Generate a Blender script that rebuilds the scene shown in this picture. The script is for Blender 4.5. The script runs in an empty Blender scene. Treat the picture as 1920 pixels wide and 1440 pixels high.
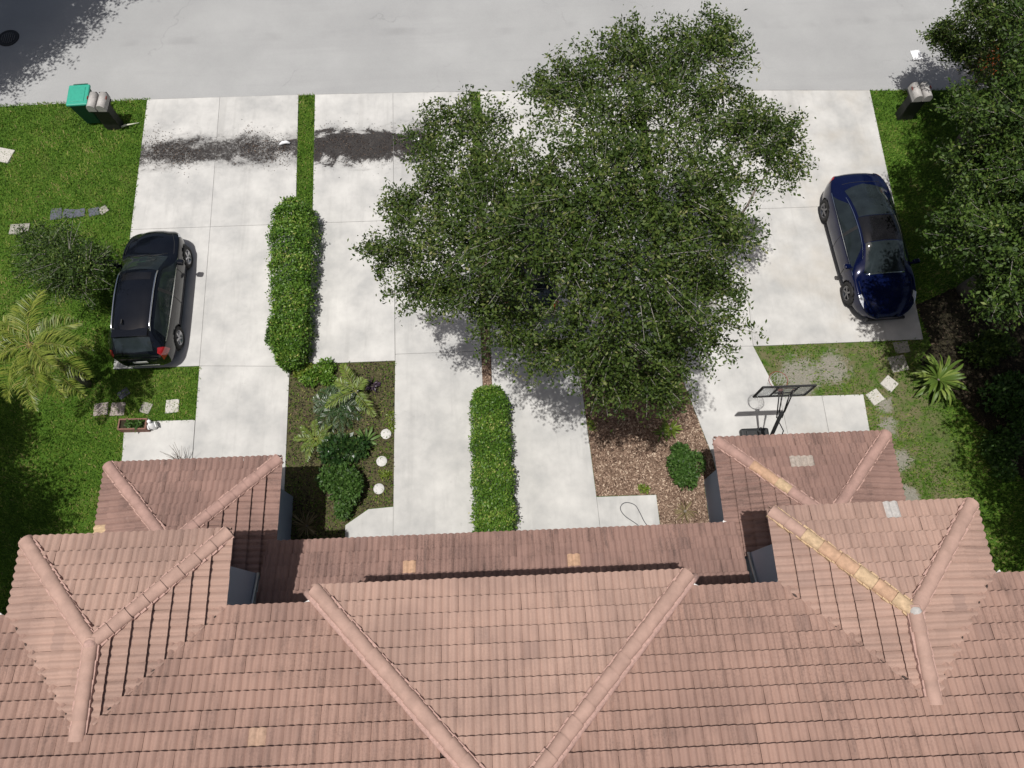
import bpy, bmesh, math, random
import numpy as np
from mathutils import Vector, Matrix

R = math.radians
random.seed(7)
rng = np.random.default_rng(11)
scene = bpy.context.scene

# ------------------------------------------------------------------ camera
CAM_H = 19.0
cam_d = bpy.data.cameras.new('camera')
cam = bpy.data.objects.new('camera', cam_d)
scene.collection.objects.link(cam)
cam.location = (0, 0, CAM_H)
cam.rotation_euler = (R(20), 0, R(-2.35))
cam_d.sensor_width = 36
cam_d.lens = 24.956
cam_d.clip_end = 1000
scene.camera = cam

# ------------------------------------------------------------------ sky and sun
world = bpy.data.worlds.new('World')
scene.world = world
world.use_nodes = True
wn = world.node_tree.nodes
wl = world.node_tree.links
sky = wn.new('ShaderNodeTexSky')
sky.sky_type = 'NISHITA'
sky.sun_disc = False
sky.dust_density = 5.0
sky.ozone_density = 0.2
sky.sun_elevation = R(78)
sky.sun_rotation = R(229)
bg = wn['Background']
bg.inputs['Strength'].default_value = 0.058
wl.new(sky.outputs[0], bg.inputs['Color'])
sun_d = bpy.data.lights.new('sun', 'SUN')
sun_d.energy = 4.0
sun_d.angle = R(0.53)
sun_d.color = (1.0, 0.975, 0.935)
sun = bpy.data.objects.new('sun', sun_d)
scene.collection.objects.link(sun)
SUN_DIR = Vector((0.156, 0.134, -1.0))
sun.rotation_euler = SUN_DIR.to_track_quat('-Z', 'Y').to_euler()
sun.location = (-20, -20, 60)
vs = scene.view_settings
vs.view_transform = 'Standard'
vs.look = 'None'
vs.exposure = 0.0
vs.gamma = 1.0
scene.cycles.max_bounces = 8
scene.cycles.use_denoising = True

# ------------------------------------------------------------------ object helpers
COL = scene.collection


def tag(o, label=None, cat=None, group=None, kind=None):
    if label: o['label'] = label
    if cat: o['category'] = cat
    if group: o['group'] = group
    if kind: o['kind'] = kind
    return o


def empty(name, loc=(0, 0, 0), rz=0.0, label=None, cat=None, group=None):
    o = bpy.data.objects.new(name, None)
    o.empty_display_size = 0.2
    COL.objects.link(o)
    o.location = loc
    o.rotation_euler = (0, 0, rz)
    return tag(o, label, cat, group)


def link(name, mesh, mat=None, parent=None, loc=(0, 0, 0), rot=(0, 0, 0)):
    o = bpy.data.objects.new(name, mesh)
    COL.objects.link(o)
    if mat is not None and not mesh.materials:
        mesh.materials.append(mat)
    o.location = loc
    o.rotation_euler = rot
    if parent is not None:
        o.parent = parent
    return o


def amesh(name, V, F, mat=None, tint=None, smooth=False):
    """Mesh from an (n,3) array and an (m,k) array of faces, with an optional per-face tint."""
    V = np.asarray(V, dtype=np.float32); F = np.asarray(F, dtype=np.int32)
    me = bpy.data.meshes.new(name)
    k = F.shape[1]
    me.vertices.add(len(V)); me.vertices.foreach_set('co', V.ravel())
    me.loops.add(F.size); me.loops.foreach_set('vertex_index', F.ravel())
    me.polygons.add(len(F))
    me.polygons.foreach_set('loop_start', np.arange(0, F.size, k, dtype=np.int32))
    me.polygons.foreach_set('loop_total', np.full(len(F), k, dtype=np.int32))
    if smooth:
        me.polygons.foreach_set('use_smooth', np.ones(len(F), dtype=bool))
    me.update(calc_edges=True)
    if tint is not None:
        a = me.attributes.new('tint', 'FLOAT', 'FACE')
        a.data.foreach_set('value', np.asarray(tint, dtype=np.float32))
    if mat is not None:
        me.materials.append(mat)
    return me


class MB:
    """Collects simple solids and links them as one mesh object."""
    def __init__(self):
        self.bm = bmesh.new()

    def box(self, c, s, rz=0.0, mat4=None, bev=0.0):
        M = Matrix.Translation(c) @ Matrix.Rotation(rz, 4, 'Z')
        if mat4 is not None:
            M = mat4
        r = bmesh.ops.create_cube(self.bm, size=1.0, matrix=M @ Matrix.Diagonal((*s, 1)))
        if bev > 0:
            es = list({e for v in r['verts'] for e in v.link_edges})
            bmesh.ops.bevel(self.bm, geom=es, offset=bev, segments=2, affect='EDGES', profile=0.5)
        return self

    def prism(self, poly, z0, z1):
        b = [self.bm.verts.new((p[0], p[1], z0)) for p in poly]
        t = [self.bm.verts.new((p[0], p[1], z1)) for p in poly]
        n = len(poly)
        f = [self.bm.faces.new(t), self.bm.faces.new(b[::-1])]
        for i in range(n):
            f.append(self.bm.faces.new((b[i], b[(i + 1) % n], t[(i + 1) % n], t[i])))
        bmesh.ops.recalc_face_normals(self.bm, faces=f)
        return self

    def tube(self, pts, radii, n=8, cap=True):
        pts = [Vector(p) for p in pts]
        if not hasattr(radii, '__len__'):
            radii = [radii] * len(pts)
        rings = []
        for i, p in enumerate(pts):
            d = (pts[min(i + 1, len(pts) - 1)] - pts[max(i - 1, 0)]).normalized()
            a = Vector((0, 0, 1)) if abs(d.z) < 0.9 else Vector((1, 0, 0))
            u = d.cross(a).normalized(); w = d.cross(u)
            rings.append([self.bm.verts.new(p + (u * math.cos(2 * math.pi * k / n) + w * math.sin(2 * math.pi * k / n)) * radii[i]) for k in range(n)])
        fs = []
        for A, B in zip(rings, rings[1:]):
            for k in range(n):
                f = self.bm.faces.new((A[k], A[(k + 1) % n], B[(k + 1) % n], B[k])); f.smooth = True; fs.append(f)
        if cap:
            fs.append(self.bm.faces.new(rings[0])); fs.append(self.bm.faces.new(rings[-1][::-1]))
        bmesh.ops.recalc_face_normals(self.bm, faces=fs)
        return self

    def lathe(self, prof, n=24, M=Matrix.Identity(4), closed=False):
        """prof: (radius, z) pairs turned about local z."""
        rings = []
        for r, z in prof:
            rings.append([self.bm.verts.new(M @ Vector((r * math.cos(2 * math.pi * k / n), r * math.sin(2 * math.pi * k / n), z))) for k in range(n)])
        fs = []
        pairs = list(zip(rings, rings[1:]))
        if closed: pairs.append((rings[-1], rings[0]))
        for A, B in pairs:
            for k in range(n):
                f = self.bm.faces.new((A[k], A[(k + 1) % n], B[(k + 1) % n], B[k])); f.smooth = True; fs.append(f)
        if not closed:
            if prof[0][0] > 1e-4: fs.append(self.bm.faces.new(rings[0]))
            if prof[-1][0] > 1e-4: fs.append(self.bm.faces.new(rings[-1]))
        bmesh.ops.recalc_face_normals(self.bm, faces=fs)
        return self

    def build(self, name, mat, parent=None, loc=(0, 0, 0), rot=(0, 0, 0), smooth=False):
        me = bpy.data.meshes.new(name)
        self.bm.to_mesh(me); self.bm.free()
        if smooth:
            me.polygons.foreach_set('use_smooth', np.ones(len(me.polygons), dtype=bool))
        return link(name, me, mat, parent, loc, rot)


# ------------------------------------------------------------------ materials
def new_mat(name):
    m = bpy.data.materials.new(name)
    m.use_nodes = True
    nt = m.node_tree
    return m, nt, nt.nodes['Principled BSDF']


def N(nt, typ, **kw):
    n = nt.nodes.new(typ)
    for k, v in kw.items():
        if hasattr(n, k): setattr(n, k, v)
        else: n.inputs[k].default_value = v
    return n


def noise(nt, scale, detail=4, rough=0.6, vec=None, dist=0.0):
    n = N(nt, 'ShaderNodeTexNoise')
    n.inputs['Scale'].default_value = scale
    n.inputs['Detail'].default_value = detail
    n.inputs['Roughness'].default_value = rough
    n.inputs['Distortion'].default_value = dist
    if vec is not None: nt.links.new(vec, n.inputs['Vector'])
    return n.outputs['Fac']


def ramp(nt, fac, stops):
    r = N(nt, 'ShaderNodeValToRGB')
    e = r.color_ramp.elements
    while len(e) < len(stops): e.new(0.5)
    for i, (p, c) in enumerate(stops):
        e[i].position = p
        e[i].color = (*c, 1) if len(c) == 3 else c
    nt.links.new(fac, r.inputs['Fac'])
    return r.outputs['Color']


def mixc(nt, fac, a, b, mode='MIX'):
    m = N(nt, 'ShaderNodeMix', data_type='RGBA', blend_type=mode)
    for s, v in ((0, fac), (6, a), (7, b)):
        if hasattr(v, 'is_linked'): nt.links.new(v, m.inputs[s])
        elif s == 0: m.inputs[0].default_value = v
        else: m.inputs[s].default_value = (*v, 1)
    return m.outputs[2]


def math_(nt, op, a, b=None, clamp=False):
    m = N(nt, 'ShaderNodeMath', operation=op)
    m.use_clamp = clamp
    for s, v in ((0, a), (1, b)):
        if v is None: continue
        if hasattr(v, 'is_linked'): nt.links.new(v, m.inputs[s])
        else: m.inputs[s].default_value = v
    return m.outputs[0]


def smooth_(nt, v, lo, hi):
    m = N(nt, 'ShaderNodeMapRange', interpolation_type='SMOOTHSTEP')
    nt.links.new(v, m.inputs['Value'])
    m.inputs['From Min'].default_value = lo; m.inputs['From Max'].default_value = hi
    return m.outputs['Result']


def pos(nt):
    return N(nt, 'ShaderNodeNewGeometry').outputs['Position']


def scaled(nt, vec, s):
    m = N(nt, 'ShaderNodeMapping')
    nt.links.new(vec, m.inputs['Vector'])
    m.inputs['Scale'].default_value = s
    return m.outputs['Vector']


def bump(nt, bsdf, h, strength=0.3, dist=0.01):
    b = N(nt, 'ShaderNodeBump')
    b.inputs['Strength'].default_value = strength
    b.inputs['Distance'].default_value = dist
    nt.links.new(h, b.inputs['Height'])
    nt.links.new(b.outputs['Normal'], bsdf.inputs['Normal'])


def plain(name, col, rough=0.6, metal=0.0, var=0.15, scale=14.0, coat=0.0, spec=0.5):
    m, nt, b = new_mat(name)
    p = pos(nt)
    f = noise(nt, scale, 5, 0.65, p)
    dark = tuple(c * (1 - var) for c in col); lite = tuple(min(1, c * (1 + var)) for c in col)
    nt.links.new(ramp(nt, f, [(0.3, dark), (0.7, lite)]), b.inputs['Base Color'])
    b.inputs['Roughness'].default_value = rough
    b.inputs['Metallic'].default_value = metal
    b.inputs['Specular IOR Level'].default_value = spec
    b.inputs['Coat Weight'].default_value = coat
    b.inputs['Coat Roughness'].default_value = 0.04
    return m


def leaf_mat(name, stops, rough=0.42, trans=0.25, spec=0.5):
    m, nt, b = new_mat(name)
    at = N(nt, 'ShaderNodeAttribute'); at.attribute_name = 'tint'
    c = ramp(nt, at.outputs['Fac'], stops)
    nt.links.new(c, b.inputs['Base Color'])
    b.inputs['Roughness'].default_value = rough
    b.inputs['Specular IOR Level'].default_value = spec
    t = N(nt, 'ShaderNodeBsdfTranslucent')
    nt.links.new(c, t.inputs['Color'])
    mx = N(nt, 'ShaderNodeMixShader')
    mx.inputs[0].default_value = trans
    nt.links.new(b.outputs[0], mx.inputs[1]); nt.links.new(t.outputs[0], mx.inputs[2])
    nt.links.new(mx.outputs[0], nt.nodes['Material Output'].inputs['Surface'])
    return m


def tile_mat(name, base, stain, from_object, var=0.055):
    """Painted concrete roof tile: per-tile tint, streaky grime running down the slope, speckle."""
    m, nt, b = new_mat(name)
    p = pos(nt)
    if from_object: t = N(nt, 'ShaderNodeObjectInfo').outputs['Random']
    else:
        a = N(nt, 'ShaderNodeAttribute'); a.attribute_name = 'tint'; t = a.outputs['Fac']
    g = (base[0] * 0.84, base[1] * 0.85, base[2] * 0.87)
    lite = tuple(min(1, c * (1 + var)) for c in base)
    dk = tuple(c * (1 - var * 1.2) for c in base)
    c = ramp(nt, t, [(0.0, dk), (0.3, base), (0.75, lite), (0.93, base), (1.0, g)])
    big = smooth_(nt, noise(nt, 0.7, 3, 0.6, p), 0.36, 0.70)
    c = mixc(nt, math_(nt, 'MULTIPLY', big, 0.62), c, (base[0] * 0.68, base[1] * 0.68, base[2] * 0.70))
    # grime: runs down the slope (the tiles of side slopes carry run = 1), speckled, in patches
    sv = N(nt, 'ShaderNodeMix', data_type='VECTOR')
    if from_object: sv.inputs[0].default_value = 0.0
    else:
        rn = N(nt, 'ShaderNodeAttribute'); rn.attribute_name = 'run'
        nt.links.new(rn.outputs['Fac'], sv.inputs[0])
    nt.links.new(scaled(nt, p, (11.0, 1.1, 1.0)), sv.inputs[4]); nt.links.new(scaled(nt, p, (1.1, 11.0, 1.0)), sv.inputs[5])
    run = smooth_(nt, noise(nt, 1.0, 5, 0.7, sv.outputs[1]), 0.44, 0.74)
    fine = smooth_(nt, noise(nt, 30, 5, 0.78, p), 0.44, 0.66)
    patch = smooth_(nt, noise(nt, 0.9, 4, 0.7, p, 0.6), 0.34, 0.62)
    st = math_(nt, 'MULTIPLY', math_(nt, 'MULTIPLY', math_(nt, 'ADD', math_(nt, 'MULTIPLY', run, 0.75), math_(nt, 'MULTIPLY', fine, 0.45)), patch), stain, True)
    c = mixc(nt, math_(nt, 'MULTIPLY', run, 0.08 * (0.6 + stain)), c, (base[0] * 0.55, base[1] * 0.55, base[2] * 0.56))
    c = mixc(nt, st, c, (0.065, 0.045, 0.04))
    pale = smooth_(nt, noise(nt, 5, 4, 0.7, scaled(nt, p, (1.3, 0.9, 1))), 0.62, 0.8)
    c = mixc(nt, math_(nt, 'MULTIPLY', pale, 0.25), c, (0.42, 0.35, 0.31))
    nt.links.new(c, b.inputs['Base Color'])
    b.inputs['Roughness'].default_value = 0.85
    b.inputs['Specular IOR Level'].default_value = 0.25
    bump(nt, b, noise(nt, 90, 4, 0.7, p), 0.25, 0.004)
    return m


# ------------------------------------------------------------------ setting materials
def concrete_mat():
    m, nt, b = new_mat('driveway concrete')
    p = pos(nt)
    sep = N(nt, 'ShaderNodeSeparateXYZ'); nt.links.new(p, sep.inputs[0])
    X, Y = sep.outputs[0], sep.outputs[1]
    rnd = N(nt, 'ShaderNodeObjectInfo').outputs['Random']
    c = ramp(nt, noise(nt, 0.9, 6, 0.62, p), [(0.30, (0.35, 0.349, 0.342)), (0.48, (0.468, 0.460, 0.442)), (0.70, (0.605, 0.592, 0.565))])
    c = mixc(nt, 0.22, c, ramp(nt, rnd, [(0, (0.42, 0.418, 0.41)), (1, (0.56, 0.555, 0.54))]))
    streak = smooth_(nt, noise(nt, 1.0, 5, 0.7, scaled(nt, p, (3.2, 0.5, 1))), 0.5, 0.8)
    c = mixc(nt, math_(nt, 'MULTIPLY', streak, 0.32), c, (0.29, 0.288, 0.28))
    dots = smooth_(nt, noise(nt, 7, 6, 0.75, p), 0.60, 0.78)
    c = mixc(nt, math_(nt, 'MULTIPLY', dots, 0.45), c, (0.20, 0.197, 0.19))
    drip = smooth_(nt, noise(nt, 3.1, 5, 0.8, p, 1.2), 0.70, 0.82)
    c = mixc(nt, math_(nt, 'MULTIPLY', drip, 0.5), c, (0.17, 0.165, 0.16))
    tyre = smooth_(nt, noise(nt, 1.0, 3, 0.6, scaled(nt, p, (2.4, 0.10, 1))), 0.56, 0.74)
    c = mixc(nt, math_(nt, 'MULTIPLY', tyre, 0.22), c, (0.25, 0.245, 0.235))
    # tan tyre wear on the wide right-hand slab
    tan = smooth_(nt, noise(nt, 0.55, 3, 0.6, p), 0.45, 0.75)
    side = smooth_(nt, X, 6.5, 9.5)
    c = mixc(nt, math_(nt, 'MULTIPLY', math_(nt, 'MULTIPLY', tan, side), 0.35), c, (0.44, 0.385, 0.31))
    # black leaf-litter washed across the two left-hand drives, with a ragged edge
    n1 = noise(nt, 1.1, 6, 0.72, scaled(nt, p, (1.0, 1.6, 1)), 0.6)
    n2 = noise(nt, 16, 5, 0.8, p)
    yy = math_(nt, 'ABSOLUTE', math_(nt, 'SUBTRACT', Y, 15.32))
    yy = math_(nt, 'ADD', yy, math_(nt, 'MULTIPLY', math_(nt, 'SUBTRACT', n1, 0.5), 2.0))
    band = math_(nt, 'SUBTRACT', 1.0, smooth_(nt, yy, 0.10, 0.95))
    west = math_(nt, 'SUBTRACT', 1.0, smooth_(nt, X, -2.6, -1.2))
    heavy = math_(nt, 'MULTIPLY', smooth_(nt, X, -6.6, -5.6), west)
    band = math_(nt, 'MULTIPLY', band, west)
    thr = math_(nt, 'SUBTRACT', math_(nt, 'ADD', math_(nt, 'MULTIPLY', band, 0.50), math_(nt, 'MULTIPLY', heavy, math_(nt, 'MULTIPLY', band, 0.42))), 0.25)
    c = mixc(nt, math_(nt, 'MULTIPLY', math_(nt, 'MULTIPLY', band, smooth_(nt, noise(nt, 2.2, 5, 0.7, p), 0.28, 0.6)), 0.85), c, (0.075, 0.072, 0.072))
    lit = smooth_(nt, math_(nt, 'SUBTRACT', math_(nt, 'ADD', thr, n2), 0.5), 0.02, 0.30)
    c = mixc(nt, math_(nt, 'MULTIPLY', lit, 0.95), c, ramp(nt, noise(nt, 22, 3, 0.7, p), [(0.3, (0.016, 0.015, 0.016)), (0.62, (0.04, 0.035, 0.033)), (0.8, (0.12, 0.09, 0.07))]))
    nt.links.new(c, b.inputs['Base Color'])
    b.inputs['Roughness'].default_value = 0.9
    b.inputs['Specular IOR Level'].default_value = 0.2
    bump(nt, b, noise(nt, 40, 6, 0.7, p), 0.2, 0.006)
    return m


def road_mat():
    m, nt, b = new_mat('worn asphalt')
    p = pos(nt)
    c = ramp(nt, noise(nt, 0.35, 5, 0.6, p), [(0.3, (0.30, 0.302, 0.302)), (0.55, (0.345, 0.347, 0.345)), (0.75, (0.385, 0.387, 0.383))])
    lanes = smooth_(nt, noise(nt, 1.0, 4, 0.65, scaled(nt, p, (0.12, 1.6, 1)), 0.3), 0.48, 0.72)
    c = mixc(nt, math_(nt, 'MULTIPLY', lanes, 0.35), c, (0.29, 0.29, 0.292))
    sp = smooth_(nt, noise(nt, 60, 3, 0.8, p), 0.35, 0.7)
    c = mixc(nt, 0.14, c, ramp(nt, sp, [(0, (0.2, 0.2, 0.2)), (1, (0.52, 0.52, 0.51))]))
    # faint curved tyre marks and patches
    w = N(nt, 'ShaderNodeTexWave', wave_type='RINGS')
    w.inputs['Scale'].default_value = 0.10; w.inputs['Distortion'].default_value = 1.5; w.inputs['Detail'].default_value = 2
    mp = N(nt, 'ShaderNodeMapping'); nt.links.new(p, mp.inputs['Vector']); mp.inputs['Location'].default_value = (-6, -9, 0)
    nt.links.new(mp.outputs[0], w.inputs['Vector'])
    mk = math_(nt, 'MULTIPLY', smooth_(nt, w.outputs['Fac'], 0.95, 1.0), smooth_(nt, noise(nt, 0.5, 3, 0.6, p), 0.45, 0.7))
    c = mixc(nt, math_(nt, 'MULTIPLY', mk, 0.35), c, (0.2, 0.2, 0.2))
    vor = N(nt, 'ShaderNodeTexVoronoi', feature='DISTANCE_TO_EDGE')
    vor.inputs['Scale'].default_value = 0.22; vor.inputs['Randomness'].default_value = 1.0
    wv = N(nt, 'ShaderNodeVectorMath', operation='ADD'); nt.links.new(p, wv.inputs[0])
    nz = N(nt, 'ShaderNodeTexNoise'); nz.inputs['Scale'].default_value = 1.6; nz.inputs['Detail'].default_value = 5; nt.links.new(p, nz.inputs['Vector'])
    nt.links.new(nz.outputs['Color'], wv.inputs[1]); nt.links.new(wv.outputs[0], vor.inputs['Vector'])
    crk = math_(nt, 'MULTIPLY', math_(nt, 'SUBTRACT', 1.0, smooth_(nt, vor.outputs['Distance'], 0.001, 0.007)), smooth_(nt, noise(nt, 0.4, 3, 0.6, p), 0.5, 0.6))
    c = mixc(nt, math_(nt, 'MULTIPLY', crk, 0.18), c, (0.12, 0.12, 0.12))
    oil = smooth_(nt, noise(nt, 1.3, 5, 0.75, p, 0.8), 0.70, 0.85)
    c = mixc(nt, math_(nt, 'MULTIPLY', oil, 0.5), c, (0.16, 0.155, 0.15))
    nt.links.new(c, b.inputs['Base Color'])
    b.inputs['Roughness'].default_value = 0.88
    b.inputs['Specular IOR Level'].default_value = 0.25
    bump(nt, b, noise(nt, 70, 4, 0.8, p), 0.25, 0.006)
    return m


def lawn_mat():
    m, nt, b = new_mat('lawn turf')
    p = pos(nt)
    c = ramp(nt, noise(nt, 1.1, 6, 0.68, p), [(0.28, (0.036, 0.080, 0.010)), (0.5, (0.058, 0.128, 0.014)), (0.72, (0.098, 0.150, 0.022))])
    f = smooth_(nt, noise(nt, 30, 4, 0.8, p), 0.3, 0.7)
    c = mixc(nt, 0.5, c, ramp(nt, f, [(0, (0.02, 0.045, 0.006)), (1, (0.10, 0.19, 0.024))]))
    dry = smooth_(nt, noise(nt, 0.45, 4, 0.7, p, 0.4), 0.55, 0.72)
    c = mixc(nt, math_(nt, 'MULTIPLY', dry, 0.35), c, (0.13, 0.11, 0.045))
    sep0 = N(nt, 'ShaderNodeSeparateXYZ'); nt.links.new(p, sep0.inputs[0])
    yd = math_(nt, 'MULTIPLY', smooth_(nt, sep0.outputs[0], 6.5, 7.5), math_(nt, 'SUBTRACT', 1.0, smooth_(nt, sep0.outputs[1], 7.4, 8.6)))
    yd = math_(nt, 'MULTIPLY', yd, math_(nt, 'SUBTRACT', 1.0, smooth_(nt, sep0.outputs[0], 11.5, 13.0)))
    c = mixc(nt, math_(nt, 'MULTIPLY', yd, smooth_(nt, noise(nt, 2.6, 5, 0.75, p), 0.32, 0.62)), c, (0.155, 0.14, 0.075))
    # bare sandy soil in the small right-hand yard
    sep = N(nt, 'ShaderNodeSeparateXYZ'); nt.links.new(p, sep.inputs[0])
    tot = None
    for (cx, cy, rr) in BARE:
        d = N(nt, 'ShaderNodeVectorMath', operation='DISTANCE')
        nt.links.new(p, d.inputs[0]); d.inputs[1].default_value = (cx, cy, 0)
        v = math_(nt, 'SUBTRACT', 1.0, smooth_(nt, d.outputs['Value'], rr * 0.1, rr * 1.7))
        tot = v if tot is None else math_(nt, 'MAXIMUM', tot, v)
    rag = smooth_(nt, math_(nt, 'ADD', tot, math_(nt, 'MULTIPLY', math_(nt, 'SUBTRACT', noise(nt, 3.2, 6, 0.8, p), 0.5), 2.2)), 0.40, 0.85)
    c = mixc(nt, math_(nt, 'MULTIPLY', rag, 0.85), c, ramp(nt, noise(nt, 20, 4, 0.7, p), [(0.3, (0.20, 0.185, 0.155)), (0.7, (0.34, 0.32, 0.28))]))
    nt.links.new(c, b.inputs['Base Color'])
    b.inputs['Roughness'].default_value = 0.95
    b.inputs['Specular IOR Level'].default_value = 0.15
    bump(nt, b, noise(nt, 45, 4, 0.8, p), 0.8, 0.03)
    return m


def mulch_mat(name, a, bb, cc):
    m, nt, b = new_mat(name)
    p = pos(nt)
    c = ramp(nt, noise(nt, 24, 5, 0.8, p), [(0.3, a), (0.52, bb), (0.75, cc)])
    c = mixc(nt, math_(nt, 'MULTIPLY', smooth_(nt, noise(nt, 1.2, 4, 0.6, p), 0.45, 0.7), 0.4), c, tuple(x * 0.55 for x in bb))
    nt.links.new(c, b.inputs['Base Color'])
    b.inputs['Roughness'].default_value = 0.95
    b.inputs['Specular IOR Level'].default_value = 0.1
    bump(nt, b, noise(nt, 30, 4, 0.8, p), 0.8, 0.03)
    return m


BARE = [(*(8.52, 6.82), 0.75), (*(9.49, 7.02), 0.6), (*(10.7, 5.22), 0.35), (*(10.87, 4.29), 0.35), (*(10.77, 3.27), 0.4), (*(10.77, 5.84), 0.3), (*(-5.64, 4.82), 0.35)]
CONC = concrete_mat()
ROAD = road_mat()
LAWN = lawn_mat()
MULCH = mulch_mat('red brown bark mulch', (0.075, 0.048, 0.034), (0.20, 0.135, 0.098), (0.36, 0.265, 0.20))
SOIL = mulch_mat('leafy bed soil', (0.035, 0.036, 0.016), (0.090, 0.085, 0.040), (0.19, 0.155, 0.09))
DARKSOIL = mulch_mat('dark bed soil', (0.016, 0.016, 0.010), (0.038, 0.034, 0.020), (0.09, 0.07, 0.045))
JOINT = plain('joint sand', (0.24, 0.235, 0.225), 0.95, var=0.45, scale=3)


def sheet(name, poly, z, mat, kind='structure'):
    bm = bmesh.new()
    bm.faces.new([bm.verts.new((x, y, z)) for x, y in poly])
    bmesh.ops.triangulate(bm, faces=bm.faces[:])
    for f in bm.faces:
        if f.normal.z < 0: f.normal_flip()
    me = bpy.data.meshes.new(name); bm.to_mesh(me); bm.free()
    return tag(link(name, me, mat), kind=kind)


# ------------------------------------------------------------------ ground, road, beds
sheet('ground', [(-160, -120), (160, -120), (160, 160), (-160, 160)], 0.0, LAWN)
ROAD_EDGE = [(-90, 17.0), (-16.3, 17.40), (-11.44, 17.49), (-5.9, 17.47), (-0.5, 17.38), (4.75, 17.22), (12.68, 16.88), (20, 16.6), (90, 14.0)]
road_poly = ROAD_EDGE + [(90, 24.5), (-90, 26.0)]
sheet('road', road_poly, 0.006, ROAD)

SLABS = {
    'A': [[(-11.44, 17.47), (-9.03, 17.47), (-8.83, 12.45), (-11.27, 12.45)],
          [(-9.03, 17.47), (-6.42, 17.46), (-6.20, 12.45), (-8.83, 12.45)],
          [(-11.27, 12.45), (-8.83, 12.45), (-8.66, 7.82), (-11.12, 7.82)],
          [(-8.83, 12.45), (-6.20, 12.45), (-6.07, 7.70), (-8.66, 7.82)],
          [(-8.66, 7.82), (-6.07, 7.70), (-5.97, 3.95), (-8.50, 3.95)],
          [(-10.56, 6.22), (-8.60, 6.20), (-8.51, 3.95), (-10.40, 3.95)]],
    'B': [[(-5.87, 17.45), (-3.27, 17.41), (-3.16, 12.45), (-5.68, 12.45)],
          [(-3.27, 17.41), (-0.68, 17.36), (-0.60, 12.45), (-3.16, 12.45)],
          [(-5.68, 12.45), (-3.16, 12.45), (-3.05, 7.75), (-5.55, 7.75)],
          [(-3.16, 12.45), (-0.60, 12.45), (-0.56, 7.95), (-3.05, 7.95)],
          [(-3.05, 7.95), (-0.56, 7.95), (-0.50, 0.70), (-3.02, 0.70)],
          [(-4.30, 3.10), (-3.70, 3.50), (-3.03, 3.54), (-3.02, 0.70), (-4.25, 0.70)]],
    'C': [[(-0.36, 17.35), (2.20, 17.28), (2.20, 12.45), (-0.32, 12.45)],
          [(2.20, 17.28), (4.75, 17.20), (4.75, 12.45), (2.20, 12.45)],
          [(-0.32, 12.45), (2.20, 12.45), (2.20, 7.95), (-0.29, 7.95)],
          [(2.20, 12.45), (4.75, 12.45), (4.75, 7.95), (2.20, 7.95)],
          [(-0.29, 7.95), (2.20, 7.95), (2.42, 3.58), (2.52, 0.70), (-0.25, 0.70)],
          [(2.42, 3.58), (4.03, 3.57), (4.08, 0.70), (2.52, 0.70)]],
    'D': [[(5.08, 17.18), (7.75, 17.06), (7.60, 12.40), (5.08, 12.40)],
          [(7.75, 17.06), (12.68, 16.86), (12.50, 12.40), (7.60, 12.40)],
          [(5.08, 12.40), (7.60, 12.40), (7.32, 7.78), (5.00, 7.85)],
          [(7.60, 12.40), (12.50, 12.40), (12.30, 7.79), (7.32, 7.78)],
          [(4.90, 7.85), (7.32, 7.78), (7.83, 6.20), (7.90, 3.95), (5.75, 3.95), (5.69, 4.58)],
          [(7.83, 6.20), (9.02, 6.19), (9.00, 3.95), (7.90, 3.95)],
          [(9.02, 6.19), (10.20, 6.18), (10.10, 3.95), (9.00, 3.95)]],
}


def inset(poly, d):
    n = len(poly)
    c = np.mean(poly, axis=0)
    out = []
    P = [Vector(p) for p in poly]
    area = sum(P[i].x * P[(i + 1) % n].y - P[(i + 1) % n].x * P[i].y for i in range(n))
    sgn = 1 if area > 0 else -1
    for i in range(n):
        a, b_, c_ = P[i - 1], P[i], P[(i + 1) % n]
        d1 = (b_ - a).normalized(); d2 = (c_ - b_).normalized()
        n1 = Vector((-d1.y, d1.x)) * sgn; n2 = Vector((-d2.y, d2.x)) * sgn
        k = (n1 + n2); k = k / max(0.3, k.dot(n1))
        q = b_ + k * d
        out.append((q.x, q.y))
    return out


for key, polys in SLABS.items():
    root = empty('driveway')
    tag(root, kind='structure')
    for q in polys:
        MB().prism(inset(q, 0.006), 0.004, 0.034).build('slab', CONC, root)
        MB().prism(inset(q, 0.001), 0.002, 0.027).build('joint_filler', JOINT, root)

STRIP1 = [(-6.42, 17.46), (-5.87, 17.45), (-5.68, 12.45), (-5.55, 7.75), (-6.07, 7.70), (-6.20, 12.45)]
STRIP2 = [(-0.68, 17.36), (-0.36, 17.35), (-0.32, 12.45), (-0.29, 7.95), (-0.25, 0.70), (-0.50, 0.70), (-0.56, 7.95), (-0.60, 12.45)]
STRIP2M = [(-0.60, 12.45), (-0.32, 12.45), (-0.29, 7.95), (-0.25, 0.70), (-0.50, 0.70), (-0.56, 7.95)]
STRIP3 = [(4.75, 17.20), (5.08, 17.18), (5.08, 12.40), (4.98, 7.85), (4.75, 7.95), (4.75, 12.45)]
BED1 = [(-6.07, 7.66), (-5.55, 7.73), (-3.06, 7.75), (-3.03, 3.56), (-3.70, 3.52), (-4.31, 3.12), (-4.27, 0.70), (-5.72, 0.70), (-5.72, 3.9), (-5.97, 3.95)]
BED3 = [(2.21, 7.93), (4.90, 7.84), (5.68, 4.58), (5.74, 3.90), (5.36, 3.88), (5.36, 0.70), (4.10, 0.70), (4.04, 3.58), (2.43, 3.60)]
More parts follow.
